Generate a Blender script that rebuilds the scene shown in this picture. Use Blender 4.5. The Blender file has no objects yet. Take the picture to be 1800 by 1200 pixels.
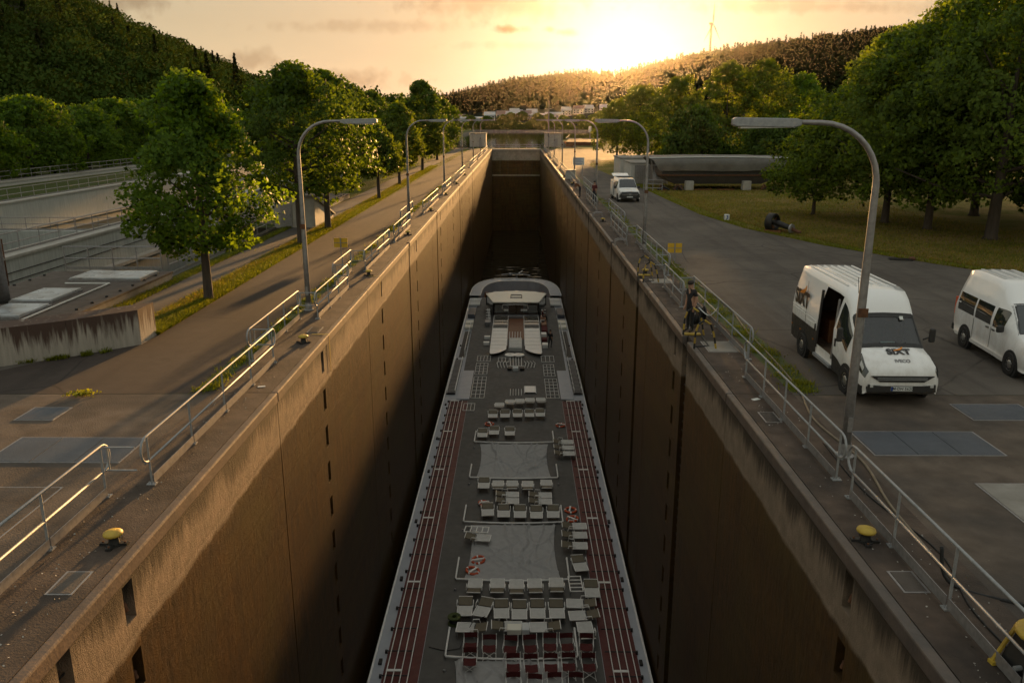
import bpy, bmesh, math, random
import numpy as np
from mathutils import Vector, Matrix, noise as mnoise
R = math.radians
sc = bpy.context.scene
COL = sc.collection
random.seed(7)
rng = np.random.default_rng(11)

# ------------------------------------------------------------------ camera
cd = bpy.data.cameras.new("camera"); cam = bpy.data.objects.new("camera", cd); COL.objects.link(cam)
cam.location = (0.42, 0.0, 7.02)
cam.rotation_euler = (R(90 - 15.3), 0, R(0.40))
cd.sensor_width = 36.0; cd.lens = 36.0 * 1423 / 1800
cd.clip_start = 0.1; cd.clip_end = 9000
sc.camera = cam
sc.render.resolution_x = 1024; sc.render.resolution_y = 682

# ------------------------------------------------------------------ sky and sun
SUN_DIR = Vector((0.130, 1.0, 0.0715)).normalized()
SUN_EL = math.asin(SUN_DIR.z); SUN_AZ = math.atan2(SUN_DIR.x, SUN_DIR.y)
wd = bpy.data.worlds.new("World"); sc.world = wd; wd.use_nodes = True
wn = wd.node_tree; wn.nodes.clear()
def WN(t, **k):
    n = wn.nodes.new(t)
    for a, b in k.items(): setattr(n, a, b)
    return n
sky = WN("ShaderNodeTexSky", sky_type='NISHITA', sun_disc=False, sun_elevation=SUN_EL, sun_rotation=SUN_AZ,
         altitude=400, air_density=1.0, dust_density=2.2, ozone_density=1.0)
bg = WN("ShaderNodeBackground"); bg.inputs[1].default_value = 0.10; SKY_P = 0.08; SKY_A = 0.98
wo = WN("ShaderNodeOutputWorld")
tc = WN("ShaderNodeTexCoord")
def M(op, a, b=None):
    n = WN("ShaderNodeMath", operation=op)
    for i, q in enumerate((a, b)):
        if q is None: continue
        if isinstance(q, (int, float)): n.inputs[i].default_value = q
        else: wn.links.new(q, n.inputs[i])
    return n.outputs[0]
last = sky.outputs[0]
# sky grading: the whole sky's range is compressed by one curve and bleaches where it is brightest
dt = WN("ShaderNodeVectorMath", operation='DOT_PRODUCT'); dt.inputs[1].default_value = (.25, .65, .10); wn.links.new(last, dt.inputs[0])
lum = M('MAXIMUM', dt.outputs['Value'], .01)
sc1 = WN("ShaderNodeVectorMath", operation='SCALE'); wn.links.new(last, sc1.inputs[0]); wn.links.new(M('MULTIPLY', M('POWER', lum, SKY_P - 1), SKY_A), sc1.inputs['Scale'])
bl = M('MINIMUM', M('MAXIMUM', M('DIVIDE', M('SUBTRACT', lum, 17), 26), 0), 1)
gm = M('MULTIPLY', M('POWER', lum, SKY_P), SKY_A * 1.75)
cg = WN("ShaderNodeCombineXYZ"); wn.links.new(M('MULTIPLY', gm, 1.08), cg.inputs[0]); wn.links.new(gm, cg.inputs[1]); wn.links.new(M('MULTIPLY', gm, .86), cg.inputs[2])
mxb = WN("ShaderNodeMix", data_type='RGBA'); wn.links.new(bl, mxb.inputs[0]); wn.links.new(sc1.outputs[0], mxb.inputs[6]); wn.links.new(cg.outputs[0], mxb.inputs[7])
last = mxb.outputs[2]
# grading takes saturation out of the whole sky and warms it a little
hs = WN("ShaderNodeHueSaturation"); hs.inputs['Saturation'].default_value = .50; wn.links.new(last, hs.inputs['Color'])
tn = WN("ShaderNodeMix", data_type='RGBA', blend_type='MULTIPLY'); tn.inputs[0].default_value = 1; wn.links.new(hs.outputs[0], tn.inputs[6]); tn.inputs[7].default_value = (1.12, 1.0, .80, 1)
last = tn.outputs[2]
# thin streaky clouds spread over the whole sky
mp = WN("ShaderNodeMapping"); mp.inputs['Scale'].default_value = (2.2, 2.2, 13.0)
nz = WN("ShaderNodeTexNoise"); nz.inputs['Scale'].default_value = 1.6; nz.inputs['Detail'].default_value = 7; nz.inputs['Roughness'].default_value = 0.55
rp = WN("ShaderNodeValToRGB"); rp.color_ramp.elements[0].position = 0.46; rp.color_ramp.elements[1].position = 0.74
wn.links.new(tc.outputs['Generated'], mp.inputs[0]); wn.links.new(mp.outputs[0], nz.inputs[0]); wn.links.new(nz.outputs[0], rp.inputs[0])
mx = WN("ShaderNodeMix", data_type='RGBA', blend_type='MULTIPLY')
cm = WN("ShaderNodeMath", operation='MULTIPLY'); cm.inputs[1].default_value = 0.30
wn.links.new(rp.outputs[0], cm.inputs[0]); wn.links.new(cm.outputs[0], mx.inputs[0])
wn.links.new(last, mx.inputs[6]); mx.inputs[7].default_value = (.92, .84, .78, 1)
# small dark cumulus scraps low in the west
sx = WN("ShaderNodeSeparateXYZ"); wn.links.new(tc.outputs['Generated'], sx.inputs[0])
yy = M('MAXIMUM', sx.outputs[1], 0.02)
az = M('DIVIDE', sx.outputs[0], yy); el = M('DIVIDE', sx.outputs[2], yy)
n2 = WN("ShaderNodeTexNoise"); n2.inputs['Scale'].default_value = 60; n2.inputs['Detail'].default_value = 4
wn.links.new(tc.outputs['Generated'], n2.inputs[0])
last = mx.outputs[2]
for (a, e, wa, we, st) in ((-0.010, 0.1010, 0.022, 0.0042, .95), (0.0385, 0.1005, 0.011, 0.0036, .9), (0.054, 0.0975, 0.020, 0.0046, .95), (-0.03, 0.128, 0.10, 0.016, .40), (-0.16, 0.105, 0.12, 0.007, .25),
                       (-0.205, 0.045, 0.07, 0.012, .45), (-0.31, 0.068, 0.03, 0.012, .4), (-0.45, 0.135, 0.05, 0.017, .5), (0.34, 0.125, 0.16, 0.007, .3), (0.02, 0.083, 0.09, 0.005, .25)):
    u = M('DIVIDE', M('SUBTRACT', az, a), wa); v = M('DIVIDE', M('SUBTRACT', el, e), we)
    d = M('SQRT', M('ADD', M('MULTIPLY', u, u), M('MULTIPLY', v, v)))
    d = M('ADD', d, M('MULTIPLY', M('SUBTRACT', n2.outputs[0], .5), 2.6))
    k = M('MULTIPLY', M('MINIMUM', M('MAXIMUM', M('SUBTRACT', 1.25, d), 0), 1), st)
    m2 = WN("ShaderNodeMix", data_type='RGBA', blend_type='MULTIPLY')
    wn.links.new(k, m2.inputs[0]); wn.links.new(last, m2.inputs[6]); m2.inputs[7].default_value = (.36, .26, .21, 1)
    last = m2.outputs[2]
wn.links.new(last, bg.inputs[0]); wn.links.new(bg.outputs[0], wo.inputs[0])

sd = bpy.data.lights.new("sun", 'SUN'); sun = bpy.data.objects.new("sun", sd); COL.objects.link(sun)
sd.energy = 3.2; sd.angle = R(1.6); sd.color = (1.0, 0.54, 0.19)
sun.rotation_euler = (-SUN_DIR).to_track_quat('-Z', 'Y').to_euler()
sun.location = (60, 100, 80)
vs = sc.view_settings; vs.view_transform = 'Standard'; vs.look = 'None'; vs.exposure = 2.1; vs.gamma = 1.0; vs.use_curve_mapping = False
sc.cycles.use_denoising = True
sc.cycles.max_bounces = 6; sc.cycles.diffuse_bounces = 3; sc.cycles.glossy_bounces = 2; sc.cycles.transmission_bounces = 2
sc.cycles.use_adaptive_sampling = True; sc.cycles.adaptive_threshold = 0.02
sc.cycles.volume_bounces = 0; sc.cycles.sample_clamp_indirect = 6; sc.cycles.caustics_reflective = False; sc.cycles.caustics_refractive = False

# ------------------------------------------------------------------ materials
MATS = {}
class NT:
    def __init__(s, name):
        s.m = bpy.data.materials.new(name); s.m.use_nodes = True; s.t = s.m.node_tree
        s.b = s.t.nodes["Principled BSDF"]; s.out = s.t.nodes["Material Output"]; MATS[name] = s.m
    def n(s, t, **k):
        n = s.t.nodes.new(t)
        for a, b in k.items():
            if a == 'inp':
                for i, q in b.items(): n.inputs[i].default_value = q
            else: setattr(n, a, b)
        return n
    def l(s, a, b): s.t.links.new(a, b)
    def coord(s, world=False, scale=(1, 1, 1)):
        if world: o = s.n("ShaderNodeNewGeometry").outputs['Position']
        else: o = s.n("ShaderNodeTexCoord").outputs['Object']
        m = s.n("ShaderNodeMapping"); m.inputs['Scale'].default_value = scale
        s.l(o, m.inputs[0]); return m.outputs[0]
    def noise(s, vec, scale, detail=5, rough=.55):
        n = s.n("ShaderNodeTexNoise"); n.inputs['Scale'].default_value = scale; n.inputs['Detail'].default_value = detail; n.inputs['Roughness'].default_value = rough
        s.l(vec, n.inputs[0]); return n.outputs[0]
    def ramp(s, f, p0, p1, c0=(0, 0, 0, 1), c1=(1, 1, 1, 1)):
        r = s.n("ShaderNodeValToRGB"); e = r.color_ramp.elements
        e[0].position = p0; e[1].position = p1; e[0].color = c0; e[1].color = c1
        s.l(f, r.inputs[0]); return r.outputs[0]
    def mix(s, f, a, b, mode='MIX'):
        m = s.n("ShaderNodeMix", data_type='RGBA', blend_type=mode)
        for i, q in ((0, f), (6, a), (7, b)):
            if isinstance(q, (int, float)): m.inputs[i].default_value = q
            elif isinstance(q, tuple): m.inputs[i].default_value = q if len(q) == 4 else (*q, 1)
            else: s.l(q, m.inputs[i])
        return m.outputs[2]
    def math(s, op, a, b=None):
        m = s.n("ShaderNodeMath", operation=op)
        for i, q in ((0, a), (1, b)):
            if q is None: continue
            if isinstance(q, (int, float)): m.inputs[i].default_value = q
            else: s.l(q, m.inputs[i])
        return m.outputs[0]
    def bump(s, h, strength=.3, dist=.02):
        b = s.n("ShaderNodeBump"); b.inputs['Strength'].default_value = strength; b.inputs['Distance'].default_value = dist
        s.l(h, b.inputs['Height']); s.l(b.outputs[0], s.b.inputs['Normal'])
def c4(c): return (*c, 1) if len(c) == 3 else c

def pmat(name, c1, c2=None, scale=6, rough=.7, metal=0, bump=.15, bscale=None, world=False, big=None, bigscale=.35, speck=None, spec=.5, stretch=(1, 1, 1), coat=0):
    t = NT(name); v = t.coord(world, stretch)
    c2 = c2 or tuple(q * .72 for q in c1)
    f = t.ramp(t.noise(v, scale), .35, .68)
    col = t.mix(f, c4(c1), c4(c2))
    if big:
        g = t.ramp(t.noise(v, bigscale, 6, .6), .42, .66)
        col = t.mix(g, col, c4(big))
    if speck:
        vo = t.n("ShaderNodeTexVoronoi"); vo.inputs['Scale'].default_value = speck[1]; t.l(v, vo.inputs[0])
        k = t.ramp(vo.outputs['Distance'], 0.0, speck[2], (1, 1, 1, 1), (0, 0, 0, 1))
        sel = t.ramp(t.noise(v, speck[1] * .23, 2), .55, .62)
        col = t.mix(t.math('MULTIPLY', k, sel), col, c4(speck[0]))
    t.l(col, t.b.inputs['Base Color'])
    t.b.inputs['Roughness'].default_value = rough; t.b.inputs['Metallic'].default_value = metal
    t.b.inputs['Specular IOR Level'].default_value = spec
    if coat: t.b.inputs['Coat Weight'].default_value = coat; t.b.inputs['Coat Roughness'].default_value = .06
    rr = t.ramp(t.noise(v, scale * 1.7, 4), .3, .7, (rough * .82,) * 3 + (1,), (min(1, rough * 1.15),) * 3 + (1,))
    t.l(rr, t.b.inputs['Roughness'])
    if bump: t.bump(t.noise(v, bscale or scale * 5, 6), bump)
    return t.m

def asphaltmat(name, c1, c2, c3, dark):
    t = NT(name); v = t.coord(True)
    col = t.mix(t.ramp(t.noise(v, 2.2, 6), .35, .66), c4(c1), c4(c2))
    col = t.mix(t.ramp(t.noise(v, .23, 6, .6), .42, .66), col, c4(c3))
    tr = t.ramp(t.noise(t.coord(True, (1.1, .06, 1)), 1.0, 4), .50, .64)         # wheel tracks along the quay
    col = t.mix(t.math('MULTIPLY', tr, .45), col, c4(dark))
    wob = t.n("ShaderNodeMix", data_type='VECTOR'); wob.inputs[0].default_value = .18; t.l(v, wob.inputs[4])
    nn = t.n("ShaderNodeTexNoise"); nn.inputs['Scale'].default_value = 1.3; nn.inputs['Detail'].default_value = 6; t.l(v, nn.inputs[0]); t.l(nn.outputs[1], wob.inputs[5])
    vo = t.n("ShaderNodeTexVoronoi", feature='DISTANCE_TO_EDGE'); vo.inputs['Scale'].default_value = .16; t.l(wob.outputs[1], vo.inputs[0])
    crack = t.math('MULTIPLY', t.ramp(vo.outputs['Distance'], .0, .006, (1, 1, 1, 1), (0, 0, 0, 1)), t.ramp(t.noise(v, .12, 3), .45, .55))
    col = t.mix(t.math('MULTIPLY', crack, .7), col, (.022, .02, .018, 1))
    st = t.ramp(t.noise(v, .8, 4, .4), .70, .76); col = t.mix(t.math('MULTIPLY', st, .5), col, c4(dark))   # oil spots
    vp = t.n("ShaderNodeTexVoronoi"); vp.inputs['Scale'].default_value = 28; t.l(v, vp.inputs[0])
    col = t.mix(t.math('MULTIPLY', t.ramp(vp.outputs['Distance'], .0, .16, (1, 1, 1, 1), (0, 0, 0, 1)), .35), col, (.20, .185, .17, 1))
    t.l(col, t.b.inputs['Base Color']); t.b.inputs['Roughness'].default_value = .88; t.b.inputs['Specular IOR Level'].default_value = .2
    t.bump(t.noise(v, 42, 6), .5, .02)
asphaltmat('asphalt', (.108, .094, .082), (.084, .073, .064), (.135, .118, .102), (.060, .052, .047))
asphaltmat('asphalt_old', (.070, .056, .048), (.054, .043, .037), (.060, .047, .040), (.038, .031, .027))
pmat('walkway', (.115, .085, .066), (.070, .052, .042), 1.8, .85, bump=.6, bscale=30, world=True, big=(.045, .037, .032), bigscale=.5, speck=((.42, .40, .36), 9, .09), spec=.2)
pmat('apron', (.150, .118, .093), (.088, .068, .053), 1.4, .85, bump=.6, bscale=26, world=True, big=(.065, .055, .048), bigscale=.42, speck=((.42, .40, .36), 7, .07), spec=.2)
pmat('concrete', (.30, .28, .25), (.22, .205, .18), 2.2, .85, bump=.3, bscale=25, world=True, big=(.17, .155, .13), bigscale=.5)
pmat('concrete_light', (.42, .40, .36), (.34, .32, .29), 2.2, .8, bump=.3, bscale=25)
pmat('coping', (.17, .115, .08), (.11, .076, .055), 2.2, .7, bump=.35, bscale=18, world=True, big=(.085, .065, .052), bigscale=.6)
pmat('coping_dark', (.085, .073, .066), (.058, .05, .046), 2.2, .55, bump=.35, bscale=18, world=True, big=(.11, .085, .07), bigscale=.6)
pmat('steel', (.42, .43, .44), (.33, .34, .35), 8, .38, .85, bump=.06)
pmat('galv', (.34, .35, .36), (.26, .27, .28), 14, .58, .35, bump=.08)
pmat('galv_dull', (.34, .33, .33), (.25, .24, .24), 9, .5, .6, bump=.12)
pmat('hatch_plate', (.085, .10, .125), (.065, .078, .098), 1.2, .45, .5, bump=.5, bscale=60, world=True)
pmat('hatch_brown', (.105, .088, .075), (.08, .066, .056), 3, .7, .2, bump=.4, bscale=40, world=True)
pmat('dark_steel', (.035, .033, .032), (.022, .02, .02), 6, .5, .5, bump=.2)
pmat('rust', (.16, .07, .03), (.08, .035, .02), 6, .8, .2, bump=.4)
pmat('yellow_paint', (.50, .35, .04), (.40, .27, .035), 5, .55, bump=.1, big=(.30, .19, .03), bigscale=3.5)
pmat('yellow_sign', (.66, .40, .02), (.58, .34, .02), 4, .5, bump=.04)
pmat('black_paint', (.02, .02, .02), (.014, .013, .012), 5, .55, bump=.12)
pmat('white_paint', (.74, .74, .72), (.66, .66, .64), 3, .35, bump=.04)
def vanmat():
    t = NT('van_white'); v = t.coord(); sp = t.n("ShaderNodeSeparateXYZ"); t.l(v, sp.inputs[0])
    d = t.math('SUBTRACT', t.math('ADD', t.noise(t.coord(False, (1.2, 1.2, .5)), 2.6, 6, .65), .12), t.math('MULTIPLY', sp.outputs[2], .34))
    k = t.ramp(d, .10, .50)
    st = t.ramp(t.noise(t.coord(False, (5, 5, .4)), 2.5, 6), .60, .80)
    col = t.mix(t.math('MULTIPLY', k, .55), (.88, .88, .88, 1), (.46, .42, .37, 1)); col = t.mix(t.math('MULTIPLY', st, .18), col, (.50, .47, .43, 1))
    t.l(col, t.b.inputs['Base Color']); t.l(t.mix(k, (.20, .20, .20, 1), (.55, .55, .55, 1)), t.b.inputs['Roughness'])
    t.b.inputs['Coat Weight'].default_value = .5; t.b.inputs['Coat Roughness'].default_value = .06
vanmat()
pmat('plastic_dark', (.028, .027, .027), (.022, .021, .021), 5, .5, bump=.15)
pmat('rubber', (.018, .017, .017), (.012, .012, .012), 9, .75, bump=.2)
pmat('rim_metal', (.42, .42, .42), (.34, .34, .34), 7, .35, .8, bump=.03)
pmat('interior', (.16, .11, .07), (.09, .06, .04), 3, .8, bump=.2)
pmat('seat_cloth', (.05, .05, .055), None, 8, .8, bump=.2)
pmat('paper', (.68, .70, .68), (.60, .62, .62), 4, .6, bump=0)
pmat('paper_teal', (.30, .48, .46), (.40, .56, .54), 14, .6, bump=0)
pmat('logo_black', (.015, .015, .017), None, 4, .35, bump=0)
pmat('logo_orange', (.75, .26, .02), (.62, .20, .02), 4, .4, bump=0)
pmat('eu_blue', (.02, .06, .28), None, 5, .45, bump=0)
pmat('lamp_lens', (.62, .63, .62), (.50, .50, .49), 5, .25, bump=.04)
pmat('lamp_amber', (.55, .19, .03), None, 6, .25, bump=0)
pmat('deck_grey', (.112, .106, .098), (.092, .087, .080), 1.5, .7, bump=.2, bscale=70, big=(.084, .079, .072), bigscale=.4)
pmat('deck_red', (.115, .016, .012), (.085, .012, .010), 2, .55, bump=.15, bscale=50)
pmat('ship_blue', (.44, .46, .50), (.38, .40, .45), 1.4, .4, bump=.05)
pmat('ship_white', (.88, .86, .82), (.82, .80, .76), 2, .35, bump=.04)
pmat('ship_cream', (.84, .81, .70), (.79, .76, .65), 2, .4, bump=.05)
pmat('hull_navy', (.10, .11, .13), (.08, .085, .10), 1.2, .35, bump=.04)
pmat('cloth_grey', (.42, .41, .40), (.37, .36, .35), 3, .8, bump=.2, bscale=30)
pmat('lounger_grey', (.62, .61, .58), (.55, .54, .51), 5, .6, bump=.3, bscale=80)
pmat('lounger_olive', (.155, .13, .085), (.13, .108, .07), 5, .7, bump=.2, bscale=80)
pmat('fabric_red', (.11, .014, .013), (.08, .011, .010), 6, .85, bump=.2)
pmat('ring_orange', (.62, .10, .03), (.52, .08, .025), 5, .55, bump=.06)
pmat('wood_brown', (.22, .085, .03), (.15, .055, .02), 4, .55, bump=.15)
pmat('tarp', (.145, .135, .12), (.115, .105, .095), 1.6, .6, bump=.4, bscale=3, big=(.17, .16, .145), bigscale=.6)
pmat('barge_dark', (.05, .045, .04), (.035, .03, .027), 2, .6, bump=.2)
pmat('bark', (.075, .055, .04), (.045, .033, .024), 7, .9, bump=.9, bscale=14, stretch=(1, 1, .25))
pmat('skin', (.42, .24, .16), (.36, .20, .13), 6, .55, bump=.03)
pmat('hair_dark', (.03, .02, .014), None, 10, .7, bump=.3)
pmat('cloth_black', (.016, .016, .018), (.012, .012, .013), 8, .85, bump=.2)
pmat('cloth_denim', (.03, .035, .05), None, 8, .85, bump=.2)
pmat('cloth_orange', (.55, .15, .03), None, 8, .8, bump=.2)
pmat('cable_tan', (.20, .16, .11), None, 6, .6, bump=.1)
pmat('roof_tile', (.26, .17, .14), (.20, .13, .11), 3, .8, bump=.3)
pmat('house_wall', (.52, .50, .46), (.46, .44, .40), 2, .85, bump=.1)
pmat('roof_grey', (.50, .50, .50), (.42, .42, .42), 2, .5, bump=.1)
pmat('bitumen', (.095, .075, .062), (.075, .058, .048), 1.6, .85, bump=.35, bscale=30, big=(.078, .060, .048), bigscale=.35)
pmat('skylight', (.50, .53, .56), (.42, .45, .48), 1.1, .3, bump=.1, big=(.20, .18, .16), bigscale=.9)
pmat('moss', (.07, .09, .02), (.04, .055, .014), 6, .9, bump=.6)
pmat('mud_floor', (.085, .08, .05), (.06, .055, .035), .6, .5, bump=.3, world=True)
pmat('flower', (.65, .50, .03), None, 8, .7, bump=0)

def glassmat(name, c, rough=.05):
    t = NT(name); t.b.inputs['Base Color'].default_value = c4(c); t.b.inputs['Roughness'].default_value = rough
    t.b.inputs['Specular IOR Level'].default_value = .9; t.b.inputs['Coat Weight'].default_value = .5
    v = t.coord(); t.bump(t.noise(v, 1.5, 2), .02)
glassmat('glass_dark', (.02, .024, .026))
def clear_glass(name):
    t = NT(name); tr = t.n("ShaderNodeBsdfTransparent"); tr.inputs[0].default_value = (.50, .56, .55, 1)
    gl = t.n("ShaderNodeBsdfGlossy"); gl.inputs['Roughness'].default_value = .03; gl.inputs[0].default_value = (.9, .9, .9, 1)
    lw = t.n("ShaderNodeFresnel"); lw.inputs[0].default_value = 1.5
    bp = t.n("ShaderNodeBump"); bp.inputs['Strength'].default_value = .03; t.l(t.noise(t.coord(), 1.2, 2), bp.inputs['Height']); t.l(bp.outputs[0], gl.inputs['Normal'])
    ms = t.n("ShaderNodeMixShader"); t.l(t.math('ADD', lw.outputs[0], .06), ms.inputs[0]); t.l(tr.outputs[0], ms.inputs[1]); t.l(gl.outputs[0], ms.inputs[2]); t.l(ms.outputs[0], t.out.inputs[0])
clear_glass('clear_glass')
glassmat('glass_brown', (.035, .024, .012))

def lawnmat(name, c1, c2, c3, s=.25):
    t = NT(name); v = t.coord(True)
    col = t.mix(t.ramp(t.noise(v, 3, 6), .35, .65), c4(c1), c4(c2))
    col = t.mix(t.ramp(t.noise(v, s, 5), .40, .62), col, c4(c3))
    t.l(col, t.b.inputs['Base Color']); t.b.inputs['Roughness'].default_value = .95; t.b.inputs['Specular IOR Level'].default_value = .1
    t.bump(t.noise(v, 14, 8, .7), 1.0, .15)
lawnmat('lawn', (.165, .160, .026), (.125, .125, .020), (.28, .195, .075))
lawnmat('lawn_green', (.085, .11, .016), (.06, .08, .012), (.13, .11, .025), .6)
lawnmat('meadow', (.07, .095, .028), (.055, .075, .022), (.11, .115, .045), .02)
lawnmat('forest_floor', (.022, .028, .010), (.016, .02, .008), (.03, .034, .012), .02)

def leafmat(name, c1, c2, trans=.45, nscale=.9, var=.3):
    t = NT(name); v = t.coord(True)
    col = t.mix(t.ramp(t.noise(v, nscale, 3), .35, .65), c4(c1), c4(c2))
    hs = t.n("ShaderNodeTexWhiteNoise")
    geo = t.n("ShaderNodeNewGeometry"); t.l(geo.outputs['Random Per Island'], hs.inputs[0]) if False else None
    rv = t.ramp(geo.outputs['Random Per Island'], 0, 1, (1 - var, 1 - var, 1 - var, 1), (1 + var * .85, 1 + var * .7, 1 + var * .2, 1))
    col = t.mix(1.0, col, rv, 'MULTIPLY')
    t.l(col, t.b.inputs['Base Color']); t.b.inputs['Roughness'].default_value = .6 if var > .2 else 1.0; t.b.inputs['Specular IOR Level'].default_value = .2 if var > .2 else 0.0
    tr = t.n("ShaderNodeBsdfTranslucent"); cc = t.mix(1.0, col, (2.2, 1.9, .5, 1), 'MULTIPLY'); t.l(cc, tr.inputs[0])
    ms = t.n("ShaderNodeMixShader"); ms.inputs[0].default_value = trans
    t.l(t.b.outputs[0], ms.inputs[1]); t.l(tr.outputs[0], ms.inputs[2]); t.l(ms.outputs[0], t.out.inputs[0])
leafmat('leaf_maple', (.105, .185, .018), (.070, .135, .014), .5)
leafmat('leaf_dark', (.080, .135, .020), (.055, .098, .015), .5)
leafmat('leaf_olive', (.110, .160, .022), (.080, .125, .018), .5)
leafmat('leaf_willow', (.120, .180, .028), (.085, .140, .022), .5)
leafmat('leaf_forest', (.052, .085, .018), (.034, .058, .012), .12, .03, .1)
leafmat('leaf_pine', (.034, .046, .014), (.025, .034, .012), .05, .03, .1)
leafmat('leaf_ridge', (.030, .040, .011), (.020, .028, .008), .05, .02, .08)
leafmat('pine_ridge', (.020, .025, .009), (.014, .018, .007), .02, .02, .08)
leafmat('grass_blade', (.14, .17, .018), (.11, .135, .016), .5)
leafmat('grass_dry', (.24, .19, .07), (.17, .14, .05), .4)

def wallmat(name, side):
    """lock chamber concrete: pale band above the usual water line, brown slime below, run-off stains"""
    t = NT(name); v = t.coord(True)
    sp = t.n("ShaderNodeSeparateXYZ"); t.l(v, sp.inputs[0]); z = sp.outputs[2]
    st = t.coord(True, (1, 2.2, .16))
    s1 = t.noise(st, 1.6, 7, .62)
    base = t.mix(t.ramp(t.noise(v, 2.5, 6), .3, .7), (.26, .195, .14, 1), (.17, .13, .092, 1))
    # run-off stains starting at the coping
    slo = t.noise(t.coord(True, (1, .55, .10)), 1.0, 5, .55)
    sm = t.math('ADD', t.math('ADD', t.math('MULTIPLY', t.noise(t.coord(True, (1, 5, .22)), 2.0, 8, .7), .75), t.math('MULTIPLY', slo, 1.05)), t.math('MULTIPLY', z, .60))
    stain = t.ramp(sm, .42, .66)
    base = t.mix(stain, base, (.055, .042, .030, 1))
    # slime
    s2 = t.math('ADD', t.math('MULTIPLY', t.noise(t.coord(True, (1, 1.7, .22)), 2.4, 8, .7), .55), t.math('MULTIPLY', t.noise(t.coord(True, (1, 1, .7)), 5.5, 8, .75), .45))
    slime = t.mix(t.ramp(s2, .40, .60), (.088, .044, .010, 1), (.025, .013, .004, 1))
    s3 = t.noise(t.coord(True, (1, .6, .6)), .5, 5)
    slime = t.mix(t.ramp(s3, .45, .7), slime, (.062, .042, .010, 1))
    tide = t.ramp(t.noise(t.coord(True, (.3, .05, 2.6)), 1.0, 5, .6), .44, .62)
    slime = t.mix(t.math('MULTIPLY', tide, .4), slime, (.020, .012, .004, 1))
    rustv = t.ramp(t.noise(t.coord(True, (1, 5, .25)), 2.0, 5), .70, .76)
    slime = t.mix(t.math('MULTIPLY', rustv, .6), slime, (.22, .085, .02, 1))
    edge = t.math('ADD', z, t.math('MULTIPLY', t.math('SUBTRACT', t.noise(v, 1.2, 6), .5), .35))
    k = t.ramp(t.math('ADD', edge, 2.0), .50, .62)
    col = t.mix(k, slime, base)
    t.l(col, t.b.inputs['Base Color'])
    rr = t.mix(k, (.46, .46, .46, 1), (.85, .85, .85, 1))
    t.l(rr, t.b.inputs['Roughness']); t.b.inputs['Specular IOR Level'].default_value = .22
    wv = t.n("ShaderNodeTexWave", wave_type='BANDS', bands_direction='Z'); wv.inputs['Scale'].default_value = .24; wv.inputs['Distortion'].default_value = .15; t.l(v, wv.inputs[0])
    lines = t.ramp(wv.outputs[1], .0, .03)
    t.bump(t.math('ADD', t.math('ADD', t.noise(t.coord(True, (1, 1, .35)), 7, 9, .75), t.math('MULTIPLY', t.noise(v, 38, 4), .5)), t.math('MULTIPLY', lines, .12)), .8, .05)
wallmat('chamber_wall', 1)
def stainmat(name, c, stainc):
    t = NT(name); v = t.coord(True); sp = t.n("ShaderNodeSeparateXYZ"); t.l(v, sp.inputs[0])
    st = t.coord(True, (3, 3, .22)); s = t.noise(st, 2.2, 7, .6)
    base = t.mix(t.ramp(t.noise(st, 3, 5), .3, .7), c4(c), c4(tuple(q * .7 for q in c)))
    k = t.ramp(t.math('ADD', t.math('MULTIPLY', s, .75), t.math('MULTIPLY', sp.outputs[2], .27)), .50, .62)
    t.l(t.mix(k, base, c4(stainc)), t.b.inputs['Base Color']); t.b.inputs['Roughness'].default_value = .85
    t.bump(t.noise(v, 20, 7), .4, .03)
stainmat('wing_wall', (.38, .34, .29), (.065, .038, .028))
stainmat('basin_wall', (.46, .47, .44), (.25, .25, .21))

def watermat(name, c, rough, s, strength, stretch=(1, 1, 1)):
    t = NT(name); t.b.inputs['Base Color'].default_value = c4(c); t.b.inputs['Roughness'].default_value = rough
    t.b.inputs['IOR'].default_value = 1.33; t.b.inputs['Specular IOR Level'].default_value = .6
    v = t.coord(True, stretch); t.bump(t.noise(v, s, 2, .4), strength, .3)
watermat('chamber_water', (.020, .016, .007), .02, .5, .8, (.45, 1.1, 1))
watermat('canal_water', (.05, .045, .025), .03, .9, .03, (.4, 1.2, 1))

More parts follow.
